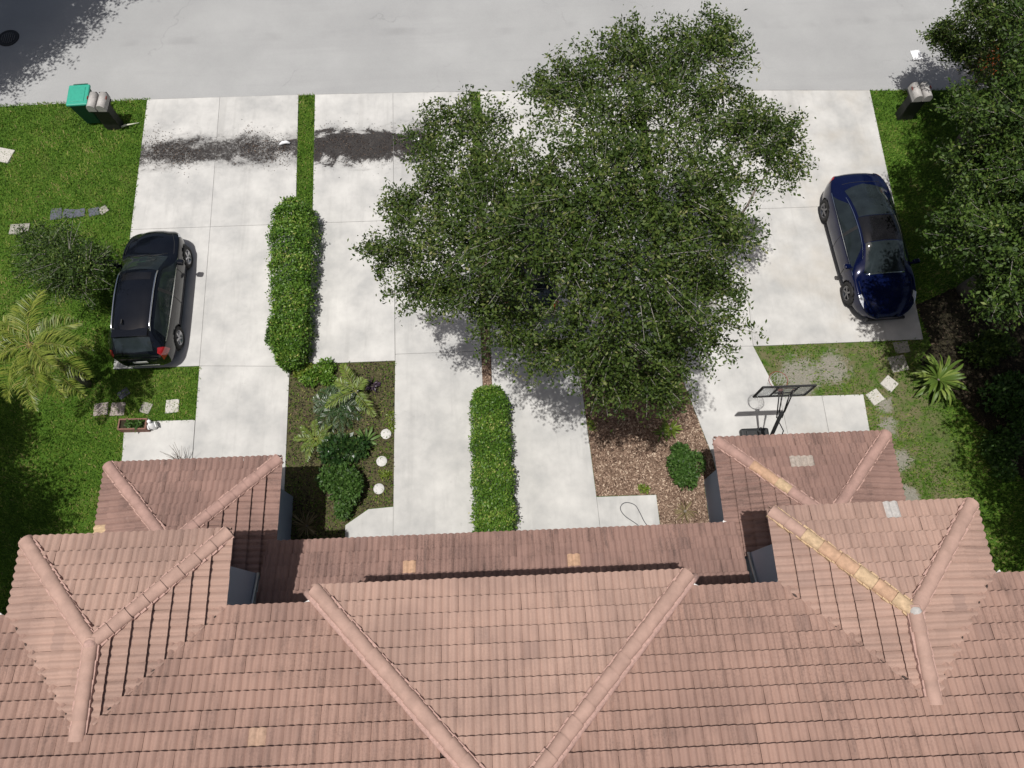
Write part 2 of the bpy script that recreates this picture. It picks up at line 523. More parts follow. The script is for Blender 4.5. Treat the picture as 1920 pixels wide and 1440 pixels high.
BEDR = [(12.35, 8.9), (12.5, 7.6), (12.1, 7.2), (11.9, 6.7), (12.3, 6.2), (12.9, 5.9), (13.2, 5.2), (13.7, 4.8), (13.8, 3.9), (14.3, 3.2), (14.6, 2.0), (17.5, 1.0), (19, 9), (15, 10)]
for (x0, y0), (x1, y1) in zip(ROAD_EDGE[2:6], ROAD_EDGE[3:7]):
    sheet('road_seam', [(x0, y0 - 0.022), (x1, y1 - 0.022), (x1, y1 + 0.012), (x0, y0 + 0.012)], 0.010, JOINT)
sheet('bed', BED1, 0.008, SOIL)
sheet('bed', BED3, 0.008, MULCH)
sheet('bed', STRIP2M, 0.009, MULCH)
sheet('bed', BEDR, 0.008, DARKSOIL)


def inside(poly, P):
    x, y = P[:, 0], P[:, 1]
    res = np.zeros(len(P), dtype=bool)
    n = len(poly)
    for i in range(n):
        x1, y1 = poly[i]; x2, y2 = poly[(i + 1) % n]
        c = ((y1 > y) != (y2 > y)) & (x < (x2 - x1) * (y - y1) / (y2 - y1 + 1e-12) + x1)
        res ^= c
    return res


# ------------------------------------------------------------------ grass blades
def blades(name, regions, dens, hmin, hmax, mat, avoid, label, keep=None):
    """Bent grass blades scattered over polygons: nobody could count them."""
    pts = []
    for poly in regions:
        a = np.array(poly); lo, hi = a.min(0), a.max(0)
        n = int((hi - lo).prod() * dens)
        P = lo + rng.random((n, 2)) * (hi - lo)
        pts.append(P[inside(poly, P)])
    P = np.concatenate(pts)
    for q in avoid:
        P = P[~inside(q, P)]
    if keep is not None: P = P[keep(P)]
    n = len(P)
    ang = rng.random(n) * 2 * np.pi
    h = hmin + (hmax - hmin) * rng.random(n)
    lean = h * (0.4 + 0.9 * rng.random(n))
    w = 0.007 + 0.010 * rng.random(n)
    d = np.stack([np.cos(ang), np.sin(ang)], 1); s = np.stack([-d[:, 1], d[:, 0]], 1)
    V = np.zeros((n, 4, 3))
    V[:, 0, :2] = P - s * w[:, None]; V[:, 1, :2] = P + s * w[:, None]
    V[:, 2, :2] = P + d * lean[:, None] * 0.55 + s * w[:, None] * 0.8; V[:, 2, 2] = h * 0.75
    V[:, 3, :2] = P + d * lean[:, None]; V[:, 3, 2] = h
    F = np.arange(n * 4).reshape(n, 4)
    big = np.sin(P[:, 0] * 1.7 + np.sin(P[:, 1] * 1.1) * 2) * np.cos(P[:, 1] * 1.3 + np.sin(P[:, 0] * 0.7) * 2)
    x_, y_ = P[:, 0], P[:, 1]
    mid = np.sin(x_ * 3.1 + 2 * np.sin(y_ * 2.3)) * np.cos(y_ * 3.7 + 1.7 * np.sin(x_ * 2.9)) + 0.6 * np.sin(x_ * 7.3 + y_ * 5.1 + 2 * np.sin(y_ * 4))
    tint = np.clip(0.48 + 0.16 * big + 0.12 * mid + rng.normal(0, 0.24, n), 0, 1)
    me = amesh(name, V.reshape(-1, 3), F, mat, tint)
    return tag(link(name, me), label, 'grass', kind='stuff')


GRASS = leaf_mat('grass blade', [(0.0, (0.040, 0.090, 0.009)), (0.4, (0.105, 0.212, 0.022)), (0.7, (0.170, 0.285, 0.037)), (0.9, (0.28, 0.335, 0.07)), (1.0, (0.38, 0.34, 0.14))], 0.55, 0.3, 0.3)
ALL_SLABS = [q for v in SLABS.values() for q in v]
EDGE_SLABS = [inset(q, 0.035) for q in ALL_SLABS]
HOUSE_FOOT = [(-11.3, 0.3), (-8.7, 0.3), (-8.7, 3.9), (-5.7, 3.9), (-5.7, 0.6), (5.4, 0.6), (5.4, 3.9), (8.5, 3.9), (8.5, 0.3), (11, 0.3), (11, -12), (-11.3, -12)]


def thin_bare(P):
    k = np.ones(len(P), dtype=bool)
    for cx, cy, r in BARE:
        d = np.hypot(P[:, 0] - cx, P[:, 1] - cy)
        k &= rng.random(len(P)) < np.clip((d / r) ** 2 * 0.8 + 0.10, 0, 1)
    yard = (P[:, 0] > 7.2) & (P[:, 0] < 12.4) & (P[:, 1] < 7.9)
    k &= ~yard | (rng.random(len(P)) < 0.50 + 0.25 * np.sin(P[:, 0] * 2.3 + P[:, 1] * 1.7))
    return k


lawn_left = [(-19, 17.45), (-11.36, 17.53), (-11.06, 7.79), (-8.62, 7.79), (-8.58, 6.17), (-10.50, 6.15), (-10.4, 3.9), (-8.7, 3.9), (-8.7, -1), (-16, -1)]
lawn_right = [(12.66, 16.9), (18.5, 16.7), (17, 1), (8.4, 1), (8.4, 4.5), (10.1, 4.5), (10.2, 6.15), (7.85, 6.2), (7.3, 7.77), (12.3, 7.8)]
blades('lawn_grass', [lawn_left, lawn_right], 1000, 0.025, 0.08, GRASS, [BEDR] + EDGE_SLABS, 'short green lawn grass on both sides of the drives', thin_bare)
blades('strip_grass', [STRIP1, STRIP2[:3] + [(-0.60, 12.45)], STRIP3], 1400, 0.03, 0.08, GRASS, [], 'narrow grass strips growing between the concrete drives')
blades('bed_weeds', [BED1], 240, 0.03, 0.09, GRASS, ALL_SLABS, 'thin weedy grass in the planting beds')


def chips(name, regions, dens, mat, label, smin=0.02, smax=0.06, avoid=()):
    pts = []
    for poly in regions:
        a = np.array(poly); lo, hi = a.min(0), a.max(0)
        n = int((hi - lo).prod() * dens)
        P = lo + rng.random((n, 2)) * (hi - lo)
        pts.append(P[inside(poly, P)])
    P = np.concatenate(pts); 
    for q in avoid: P = P[~inside(q, P)]
    n = len(P)
    ang = rng.random(n) * 2 * np.pi
    L_ = smin + (smax - smin) * rng.random(n); w = L_ * (0.25 + 0.35 * rng.random(n))
    d = np.stack([np.cos(ang), np.sin(ang), rng.normal(0, 0.25, n)], 1); s = np.stack([-np.sin(ang), np.cos(ang), rng.normal(0, 0.35, n)], 1)
    c = np.stack([P[:, 0], P[:, 1], 0.02 + 0.02 * rng.random(n)], 1)
    V = np.stack([c - d * L_[:, None] / 2 - s * w[:, None] / 2, c + d * L_[:, None] / 2 - s * w[:, None] / 2, c + d * L_[:, None] / 2 + s * w[:, None] / 2, c - d * L_[:, None] / 2 + s * w[:, None] / 2], 1)
    me = amesh(name, V.reshape(-1, 3), np.arange(n * 4).reshape(n, 4), mat, rng.random(n))
    return tag(link(name, me), label, 'mulch', kind='stuff')


LITTER = leaf_mat('dark leaf litter', [(0.0, (0.012, 0.010, 0.010)), (0.6, (0.034, 0.026, 0.022)), (0.88, (0.09, 0.062, 0.045)), (1, (0.22, 0.155, 0.11))], 0.9, 0.0, 0.1)
CHIP = leaf_mat('bark chip', [(0.0, (0.05, 0.028, 0.02)), (0.4, (0.18, 0.118, 0.085)), (0.75, (0.32, 0.225, 0.165)), (0.95, (0.50, 0.385, 0.29)), (1, (0.62, 0.5, 0.38))], 0.9, 0.0, 0.1)
chips('bark_mulch', [BED3, STRIP2M], 1300, CHIP, 'reddish bark mulch chips in the bed and strip under the oak')
chips('leaf_litter', [BED1, BEDR], 300, LITTER, 'fallen brown leaf litter in the planting beds', 0.02, 0.055)


def litter_band():
    n = 3000
    x = np.concatenate([rng.uniform(-11.3, -6.5, n), rng.uniform(-5.8, -1.6, n // 2)])
    cx = np.array([-10.9, -10.2, -9.9, -7.9, -7.4, -6.8]); wgt = np.zeros(len(x))
    for c_ in cx: wgt += np.exp(-((x - c_) / 0.35) ** 2)
    wgt[x > -6] = 1.0
    y = 15.3 + rng.normal(0, 0.34, len(x)) + 0.18 * np.sin(x * 2.1) + 0.25 * rng.random(len(x)) ** 3
    k = rng.random(len(x)) < np.clip(wgt, 0.05, 1)
    x, y = x[k], y[k]; n = len(x)
    ang = rng.random(n) * 6.283; L_ = 0.015 + 0.035 * rng.random(n); w = L_ * 0.5
    d = np.stack([np.cos(ang), np.sin(ang), 0 * ang], 1) * L_[:, None] / 2; s = np.stack([-np.sin(ang), np.cos(ang), rng.normal(0, .2, n)], 1) * w[:, None] / 2
    c = np.stack([x, y, 0.042 + 0.008 * rng.random(n)], 1)
    V = np.stack([c - d, c + s, c + d, c - s], 1)
    tag(link('fallen_leaves', amesh('fallen_leaves', V.reshape(-1, 3), np.arange(4 * n).reshape(n, 4), LITTER, rng.random(n))), 'dark fallen leaves washed across the two left driveways', 'leaves', kind='stuff')


litter_band()

# ------------------------------------------------------------------ house
TILE_COL = (0.388, 0.258, 0.208)
MAIN_COL = (0.338, 0.215, 0.172)
OLD_COL = (0.285, 0.178, 0.148)
MAT_TILE = {(k, o): tile_mat(f'roof tile {k} {o}', c, s, o) for o in (True, False) for k, c, s in (('main', MAIN_COL, 0.62), ('centre', TILE_COL, 0.34), ('lower', OLD_COL, 0.85))}
MAT_CAP = {'main': plain('ridge cap paint', (0.395, 0.260, 0.212), 0.8, var=0.16, scale=4, spec=0.25), 'lower': plain('old ridge cap paint', (0.37, 0.235, 0.20), 0.85, var=0.18, scale=5, spec=0.2)}
MAT_ORANGE = plain('new orange clay', (0.47, 0.30, 0.20), 0.8, var=0.22, scale=9, spec=0.2)
MAT_TAN = plain('unpainted tan cap', (0.49, 0.355, 0.225), 0.85, var=0.25, scale=11, spec=0.2)
MAT_PALE = plain('pale bare tile', (0.42, 0.40, 0.38), 0.85, var=0.2, scale=14, spec=0.2)
MAT_MORTAR = plain('painted mortar', (0.42, 0.275, 0.235), 0.95, var=0.2, scale=20, spec=0.15)
MAT_TANMORTAR = plain('tan mortar', (0.48, 0.345, 0.215), 0.95, var=0.25, scale=20, spec=0.15)
MAT_DECK = plain('roof underlay', (0.07, 0.045, 0.04), 0.95, var=0.3)
MAT_WALL = plain('pale blue grey stucco', (0.40, 0.44, 0.54), 0.9, var=0.06, scale=30, spec=0.2)
MAT_TRIM = plain('white painted trim', (0.72, 0.71, 0.69), 0.6, var=0.06)
MAT_FLASH = plain('aluminium flashing', (0.55, 0.56, 0.58), 0.45, 0.6, var=0.1)

SLOPE = 0.35
CS = 1 / math.sqrt(1 + SLOPE * SLOPE); SN = SLOPE * CS
TW, ROWP = 0.28, 0.272                      # tile width, row pitch in plan
TL = ROWP / CS + 0.055
NC = 12
_xs = np.linspace(0, TW, NC + 1)
_h = 0.040 * (0.5 - 0.5 * np.cos(2 * np.pi * _xs / 0.14)) ** 0.62
BUTT, TOPZ, THK = 0.082, 0.006, 0.070


def tile_arrays():
    low = np.stack([_xs, 0 * _xs, _h + BUTT], 1)
    top = np.stack([_xs, 0 * _xs + TL, _h + TOPZ], 1)
    but = np.stack([_xs, 0 * _xs + 0.004, np.maximum(_h * 0.55 + BUTT - THK, -0.012)], 1)
    V = np.concatenate([low, top, low, but])
    n = NC + 1
    F = []
    for i in range(NC):
        F.append((i, i + 1, n + i + 1, n + i))
    for i in range(NC):
        F.append((3 * n + i, 3 * n + i + 1, 2 * n + i + 1, 2 * n + i))
    return V, np.array(F)


TV, TF = tile_arrays()
TILE_SMOOTH = np.array([True] * NC + [False] * NC)


def tile_mesh(mat):
    me = amesh('roof_tile', TV, TF, mat)
    me.polygons.foreach_set('use_smooth', TILE_SMOOTH)
    return me


class Roof:
    """One roof section: deck sheets, tiles, caps. Tiles are gathered here and split into single and joined ones at the end."""
    def __init__(self, name, house, kind):
        self.kind = kind
        self.deck = MB()
        self.name, self.house = name, house
        self.tiles = []            # (matrix, clip planes or None, plan centre)
        self.V, self.F, self.T, self.D, self.n = [], [], [], [], 0

    def face(self, P0, w, poly, z0, tiles=True):
        """P0: plan point where a = b = 0; w: plan upslope direction; poly: convex, in (a along eave, b plan distance upslope)."""
        w = Vector(w).normalized(); e = Vector((w.y, -w.x))
        X = Vector((e.x, e.y, 0)); Y = Vector((w.x * CS, w.y * CS, SN)); Z = X.cross(Y)
        def at(a, b, h=0):
            return Vector((P0[0] + e.x * a + w.x * b, P0[1] + e.y * a + w.y * b, z0 + SLOPE * b)) + Z * h
        vs = [self.deck.bm.verts.new(at(a, b, -0.012)) for a, b in poly]
        f = self.deck.bm.faces.new(vs)
        if not tiles: return
        n = len(poly)
        ar = sum(poly[i][0] * poly[(i + 1) % n][1] - poly[(i + 1) % n][0] * poly[i][1] for i in range(n))
        pl = poly if ar > 0 else poly[::-1]
        hp = []
        for i in range(n):
            (a1, b1), (a2, b2) = pl[i], pl[(i + 1) % n]
            d = math.hypot(a2 - a1, b2 - b1)
            hp.append(((b2 - b1) / d, -(a2 - a1) / d, a1, b1))   # outward normal
        amin = min(p[0] for p in poly); amax = max(p[0] for p in poly)
        bmin = min(p[1] for p in poly); bmax = max(p[1] for p in poly)
        for r in range(int((bmax - bmin) / ROWP) + 1):
            b = bmin + r * ROWP - (0.05 if r == 0 else 0.0)
            for c in range(-1, int((amax - amin) / TW) + 2):
                a = amin + c * TW + random.uniform(-0.004, 0.004)
                cor = [(a, b), (a + TW, b), (a + TW, b + ROWP), (a, b + ROWP)]
                out = False; clip = []
                for k, (na, nb, pa, pb) in enumerate(hp):
                    if abs(nb + 1) < 1e-6: continue           # the eave itself: tiles overhang it
                    dd = [(q[0] - pa) * na + (q[1] - pb) * nb for q in cor]
                    if min(dd) > -0.02: out = True; break
                    if max(dd) > 0.02: clip.append((na, nb, pa, pb))
                if out: continue
                o = at(a, b, random.uniform(-0.003, 0.005))
                M = Matrix(((X.x, Y.x, Z.x, o.x), (X.y, Y.y, Z.y, o.y), (X.z, Y.z, Z.z, o.z), (0, 0, 0, 1)))
                M = M @ Matrix.Rotation(random.gauss(0, 0.006), 4, 'Z') @ Matrix.Rotation(random.gauss(0, 0.010), 4, 'X')
                cl = [(na, nb / 1.0, pa - a, (pb - b)) for na, nb, pa, pb in clip]
                ctr = at(a + TW / 2, b + ROWP / 2)
                self.tiles.append([M, cl, ctr, Z, abs(w.x)])

    def join(self, M, clip, run):
        V, F = TV, TF
        if clip:
            bm = bmesh.new()
            vs = [bm.verts.new(v) for v in V]
            for f in F: bm.faces.new([vs[i] for i in f])
            for na, nb, pa, pb in clip:                      # plan units -> slope units
                nv = Vector((na, nb * CS, 0)).normalized()
                bmesh.ops.bisect_plane(bm, geom=bm.verts[:] + bm.edges[:] + bm.faces[:], plane_co=(pa, pb / CS, 0), plane_no=nv, clear_outer=True)
            bmesh.ops.triangulate(bm, faces=bm.faces[:])
            bm.verts.ensure_lookup_table(); bm.verts.index_update()
            if not bm.faces: bm.free(); return
            V = np.array([v.co[:] for v in bm.verts]); F3 = np.array([[v.index for v in f.verts] for f in bm.faces])
            F = F3; bm.free()
        A = np.array(M)
        W = V @ A[:3, :3].T + A[:3, 3]
        if F.shape[1] == 4:
            F = np.concatenate([F[:, [0, 1, 2]], F[:, [0, 2, 3]]])
        self.V.append(W); self.F.append(F + self.n); self.n += len(V)
        self.T.append(np.full(len(F), random.random())); self.D.append(np.full(len(F), run))

    def finish(self):
        bmesh.ops.recalc_face_normals(self.deck.bm, faces=self.deck.bm.faces[:])
        for f in self.deck.bm.faces:
            if f.normal.z < 0: f.normal_flip()
        self.obj = self.deck.build(self.name, MAT_DECK, self.house)
        return self.obj

    def finish_joined(self):
        if not self.V: return
        me = amesh('roof_tiles', np.concatenate(self.V), np.concatenate(self.F), MAT_TILE[(self.kind, False)], np.concatenate(self.T))
        at_ = me.attributes.new('run', 'FLOAT', 'FACE'); at_.data.foreach_set('value', np.concatenate(self.D).astype(np.float32))
        tag(link('roof_tiles', me, None, self.obj), kind='stuff')


house = empty('house', (0, 0, 0), 0, 'large two storey house with pink terracotta tile roof and two garage wings', 'house')
ROOFS = []
EZ, LZ, GZ = 5.6, 2.6, 2.55
YE = 0.75
X0, X1 = -11.7, 11.4

# main roof: front slope with hipped ends, and a plain back slope
main = Roof('main_roof', house, 'main'); ROOFS.append(main)
RUN = 5.6
W_ = X1 - X0
main.face((X1, YE), (0, -1), [(0, 0), (W_, 0), (W_ - RUN, RUN), (RUN, RUN)], EZ)
main.face((X0, YE - 2 * RUN), (0, 1), [(0, 0), (W_, 0), (W_ - RUN, RUN), (RUN, RUN)], EZ)
main.face((X1, YE - 2 * RUN), (-1, 0), [(0, 0), (2 * RUN, 0), (RUN, RUN)], EZ)
main.face((X0, YE), (1, 0), [(0, 0), (2 * RUN, 0), (RUN, RUN)], EZ)

# central projecting hip
CX0, CX1, CY = -3.55, 3.27, 1.05
CRUN = (CX1 - CX0) / 2
cen = Roof('centre_roof', house, 'centre'); ROOFS.append(cen)
cen.face((CX1, CY), (0, -1), [(0, 0), (2 * CRUN, 0), (CRUN, CRUN)], EZ)
cen.face((CX1, CY - 2 * CRUN), (-1, 0), [(0, 0), (2 * CRUN, 0), (CRUN, CRUN)], EZ, tiles=False)
cen.face((CX0, CY), (1, 0), [(0, 0), (2 * CRUN, 0), (CRUN, CRUN)], EZ, tiles=False)

# upper wings
WINGS = [(-8.92, -5.17, 2.14), (4.95, 8.76, 2.12)]
wing_roofs = []
for (a0, a1, ye) in WINGS:
    r = Roof('wing_roof', house, 'centre'); ROOFS.append(r); wing_roofs.append(r)
    hw = (a1 - a0) / 2
    ln = (ye - YE) + hw + 0.05
    r.face((a1, ye), (0, -1), [(0, 0), (2 * hw, 0), (hw, hw)], EZ)
    end = ye - ln                                     # where the ridge meets the main slope
    r.face((a1, end), (-1, 0), [(YE - end, 0), (ln, 0), (ln - hw, hw), (0, hw)], EZ)
    r.face((a0, ye), (1, 0), [(0, 0), (ye - YE, 0), (ln, hw), (hw, hw)], EZ)

# garage wings
GAR = [(-9.36, -5.33, 4.31), (5.05, 9.16, 4.33)]
gar_roofs = []
for (a0, a1, ye) in GAR:
    r = Roof('garage_roof', house, 'lower'); ROOFS.append(r); gar_roofs.append(r)
    hw = (a1 - a0) / 2
    ln = ye - 1.60
    r.face((a1, ye), (0, -1), [(0, 0), (2 * hw, 0), (hw, hw)], GZ)
    r.face((a1, ye - ln), (-1, 0), [(0, 0), (ln, 0), (ln - hw, hw), (0, hw)], GZ)
    r.face((a0, ye), (1, 0), [(0, 0), (ln, 0), (ln, hw), (hw, hw)], GZ)

# low front roof
low = Roof('porch_roof', house, 'lower'); ROOFS.append(low)
low.face((5.22, 2.30), (0, -1), [(0, 0), (10.68, 0), (10.68, 1.95), (0, 1.95)], LZ)

# skip tiles buried under another section, then pick the 300 that show largest
def under(name, c):
    x, y, z = c
    if name in ('main_roof',):
        for (a0, a1, ye) in WINGS:
            hw = (a1 - a0) / 2
            zz = EZ + SLOPE * min(x - a0, a1 - x, ye - y)
            if a0 < x < a1 and zz > z + 0.11: return True
        zz = EZ + SLOPE * min(x - CX0, CX1 - x, CY - y)
        if CX0 < x < CX1 and zz > z + 0.06: return True
    return False


Minv = (Matrix.Translation(cam.location) @ cam.rotation_euler.to_matrix().to_4x4()).inverted()
def shown(c, Z):
    q = Minv @ c
    if q.z >= 0: return 0
    fx = cam_d.lens / 36
    u, v = q.x / -q.z * fx, q.y / -q.z * fx
    if abs(u) > 0.49 or abs(v) > 0.365: return 0
    d = (Vector(cam.location) - c)
    return abs(d.normalized().dot(Z)) / d.length_squared


pool = []
for r in ROOFS:
    r.finish()
    r.tiles = [t for t in r.tiles if not under(r.name, t[2])]
    for t in r.tiles:
        if not t[1]: pool.append((shown(t[2], t[3]), id(t)))
pool.sort(reverse=True)
single = {i for s, i in pool[:286] if s > 0}
# a few odd replacement tiles stay single wherever they are
ODD = [((-2.34, 1.65), 0.19, 'orange'), ((1.51, 1.62), 0.15, 'orange'), ((-9.17, 2.84), 0.3, 'tan'), ((7.21, 2.01), 0.2, 'pale'), ((-4.17, -1.22), 0.28, 'worn'), ((6.84, 3.63), 0.22, 'pale2')]
ODD_M = {'orange': MAT_ORANGE, 'tan': MAT_TAN, 'pale': MAT_PALE, 'pale2': plain('greyed tile', (0.36, 0.31, 0.27), 0.9, var=0.3, scale=16, spec=0.2), 'worn': plain('worn ochre tile', (0.40, 0.268, 0.195), 0.9, var=0.2, scale=12, spec=0.2)}
T_MESH = {}
odd_ids = {}
for (ox, oy), rad, k in ODD:
    lowk = k in ('orange', 'tan', 'pale2')
    near = sorted((math.hypot(t[2].x - ox, t[2].y - oy), id(t)) for r in ROOFS for t in r.tiles if not t[1] and (1 < t[2].z < 3.7 if lowk else t[2].z > 4))
    odd_ids[near[0][1]] = k
    if k == 'pale2': odd_ids[near[1][1]] = k
ODD_L = {'orange': 'bright orange replacement roof tile', 'tan': 'tan replacement tile at the garage eave', 'pale': 'pale grey bare roof tile', 'pale2': 'greyed worn roof tile', 'worn': 'ochre worn roof tile'}
for r in ROOFS:
    for t in r.tiles:
        odd = odd_ids.get(id(t))
        for (ox, oy), rad, k in ():
            if abs(t[2].x - ox) < rad * 0.75 and abs(t[2].y - oy) < 0.15 and not t[1] and t[2].z < (3.6 if k in ('orange', 'tan', 'pale2') else 9) and t[2].z > (1 if k in ('orange', 'tan', 'pale2') else 4):
                odd = k
        if odd or id(t) in single:
            key = odd or r.kind
            if key not in T_MESH:
                T_MESH[key] = tile_mesh(ODD_M[odd] if odd else MAT_TILE[(r.kind, True)])
            o = link('roof_tile', T_MESH[key], None, r.obj)
            o.matrix_local = t[0]
            if odd: o['label'] = ODD_L[odd]
        else:
            r.join(t[0], t[1], t[4])
    r.finish_joined()

# dark tubes paint the valley gap's shade and dirt where wing and main slopes meet
MAT_VALLEY = plain('dark valley gap shade', (0.05, 0.035, 0.03), 0.9, var=0.4)
for r, (a0, a1, ye) in zip(wing_roofs, WINGS):
    hw = (a1 - a0) / 2; cx = (a0 + a1) / 2
    for x in (a0, a1):
        pts = []
        for t in np.linspace(0.03, 0.97, 26):
            pts.append((x + (cx - x) * t, YE - hw * t, EZ + SLOPE * hw * t + 0.040 + random.uniform(-0.018, 0.016)))
        MB().tube(pts, 0.020, 5).build('valley_gap_shade', MAT_VALLEY, r.obj)

# ridge and hip caps, each its own piece
CAPL = 0.335
def cap_mesh(mat, r0=0.128, r1=0.112, L_=CAPL + 0.05):
    n = 10
    a = np.linspace(math.radians(-8), math.radians(188), n + 1)
    lo = np.stack([r0 * np.cos(a), 0 * a, r0 * np.sin(a) * 0.72], 1); hi = np.stack([r1 * np.cos(a), 0 * a + L_, r1 * np.sin(a) * 0.72 - 0.012], 1)
    V = np.concatenate([lo, hi, lo, np.stack([0.86 * r0 * np.cos(a), 0 * a + 0.004, 0.86 * r0 * np.sin(a) * 0.72], 1)])
    m = n + 1
    F = [(i + 1, i, m + i, m + i + 1) for i in range(n)] + [(2 * m + i, 2 * m + i + 1, 3 * m + i + 1, 3 * m + i) for i in range(n)]
    me = amesh('ridge_cap', V, F, mat)
    me.polygons.foreach_set('use_smooth', np.array([True] * n + [False] * n))
    return me


CAPM = {k: cap_mesh(m) for k, m in MAT_CAP.items()}
CAPM['orange'] = cap_mesh(MAT_ORANGE); CAPM['tan'] = cap_mesh(MAT_TAN)


def caps(roof, A, B, kind, pick=None, up=0.03, mortar=True, mortar_mat=None):
    A, B = Vector(A), Vector(B)
    d = (B - A); L_ = d.length; d.normalize()
    X = d.cross(Vector((0, 0, 1))).normalized(); Z = X.cross(d)
    n = max(1, int(round(L_ / CAPL)))
    step = L_ / n
    for i in range(n):
        o = A + d * (step * i) + Z * up
        k = pick(i, n) if pick else kind
        ob = link('ridge_cap', CAPM[k], None, roof.obj)
        M = Matrix(((X.x, d.x, Z.x, o.x), (X.y, d.y, Z.y, o.y), (X.z, d.z, Z.z, o.z), (0, 0, 0, 1)))
        ob.matrix_local = M @ Matrix.Rotation(random.gauss(0, 0.012), 4, 'Z') @ Matrix.Diagonal((random.uniform(0.97, 1.05), step / CAPL, 1, 1))
        if k in ('orange', 'tan'): ob['label'] = 'unpainted ' + k + ' replacement hip cap'
    if mortar:
        m = MB()
        P = []
        for s in (-1, 1):
            for j in range(int(L_ / 0.12)):
                c = A + d * (0.06 + j * 0.12) + X * s * random.uniform(0.105, 0.13) + Z * (up - 0.035)
                m.box((0, 0, 0), (1, 1, 1), mat4=Matrix.Translation(c) @ X.to_track_quat('X', 'Z').to_matrix().to_4x4() @ Matrix.Diagonal((0.05, 0.13, 0.06 + 0.02 * random.random(), 1)))
        mo = m.build('mortar', mortar_mat or MAT_MORTAR, roof.obj)
        mo['kind'] = 'stuff'


for s, cx in ((1, CX0), (-1, CX1)):
    caps(cen, (cx + s * 0.02, CY + 0.0, EZ + 0.04), (cx + s * CRUN, CY - CRUN, EZ + SLOPE * CRUN + 0.05), 'main', up=0.035)
apexes = []
for wi, (r, (a0, a1, ye)) in enumerate(zip(wing_roofs, WINGS)):
    hw = (a1 - a0) / 2; cx = (a0 + a1) / 2; zt = EZ + SLOPE * hw
    top = (cx, ye - hw, zt + 0.05)
    lp = (lambda i, n: 'main' if i < 2 else ('orange' if (i in (3, 4, 6)) else 'tan')) if wi == 1 else None
    caps(r, (a0, ye, EZ + 0.04), top, 'main', lp, up=0.035, mortar_mat=MAT_TANMORTAR if wi == 1 else None)
    caps(r, (a1, ye, EZ + 0.04), top, 'main', up=0.035)
    caps(r, (cx, YE - hw - 0.08, zt + 0.05), (cx, ye - hw + 0.05, zt + 0.06), 'main', up=0.035)
    m = MB(); m.bm.free(); m.bm = bmesh.new()
    bmesh.ops.create_uvsphere(m.bm, u_segments=12, v_segments=8, radius=0.105)
    for v in m.bm.verts: v.co.z *= 0.7; v.co += Vector((random.gauss(0, .006), random.gauss(0, .006), 0))
    m.build('apex_mortar', MAT_PALE if wi else MAT_MORTAR, r.obj, (cx, ye - hw, zt + 0.11), smooth=True)
for gi, (r, (a0, a1, ye)) in enumerate(zip(gar_roofs, GAR)):
    hw = (a1 - a0) / 2; cx = (a0 + a1) / 2; zt = GZ + SLOPE * hw
    lp = (lambda i, n: 'orange' if i in (3, 4) else ('tan' if i == 5 else 'lower')) if gi == 1 else None
    caps(r, (a0, ye, GZ + 0.04), (cx, ye - hw, zt + 0.05), 'lower', lp, up=0.035)
    caps(r, (a1, ye, GZ + 0.04), (cx, ye - hw, zt + 0.05), 'lower', up=0.035)
    caps(r, (cx, 1.66, zt + 0.05), (cx, ye - hw + 0.05, zt + 0.05), 'lower', up=0.035)
# main ridge and end hips
caps(main, (X0 + RUN, YE - RUN, EZ + SLOPE * RUN + 0.05), (X1 - RUN, YE - RUN, EZ + SLOPE * RUN + 0.05), 'main', up=0.035, mortar=False)
caps(main, (X1, YE, EZ + 0.04), (X1 - RUN, YE - RUN, EZ + SLOPE * RUN + 0.05), 'main', up=0.035, mortar=False)
caps(main, (X0, YE, EZ + 0.04), (X0 + RUN, YE - RUN, EZ + SLOPE * RUN + 0.05), 'main', up=0.035, mortar=False)
# mortar bed in the narrow valley beside each centre hip
for s, cx in ((1, CX0), (-1, CX1)):
    m = MB()
    pts = []
    for t in np.linspace(0.02, CRUN, 24):
        x = cx + s * (t - 0.16); y = CY - t - 0.02
        pts.append((x, y, EZ + SLOPE * (YE - y) + 0.075 + random.uniform(-.006, .006)))
    m.tube(pts, 0.075, 8).build('valley_mortar', MAT_MORTAR, cen.obj)


def wall(x0, y0, x1, y1, z0, z1, name='wall', mat=None, parent=None):
    return MB().box(((x0 + x1) / 2, (y0 + y1) / 2, (z0 + z1) / 2), (abs(x1 - x0), abs(y1 - y0), z1 - z0)).build(name, mat or MAT_WALL, parent or house)


wall(-11.3, -9.8, 11.0, 0.32, 0, EZ - 0.02)                    # main block
wall(-3.15, 0.32, 2.87, 0.64, 0, EZ - 0.022)                   # centre projection
wall(-8.67, 0.322, -5.56, 1.66, 0, EZ - 0.024)                 # upper wings
wall(5.36, 0.322, 8.44, 1.66, 0, EZ - 0.024)
wall(-8.95, 1.662, -5.73, 3.92, 0, GZ + 0.02)                  # garage wings
wall(5.37, 1.662, 8.76, 3.92, 0, GZ + 0.02)


def fascia(A, B, z):
    A, B = Vector(A), Vector(B); d = B - A
    return MB().box(((A.x + B.x) / 2, (A.y + B.y) / 2, z - 0.075), (d.length, 0.03, 0.13), math.atan2(d.y, d.x)).build('fascia', MAT_TRIM, house)


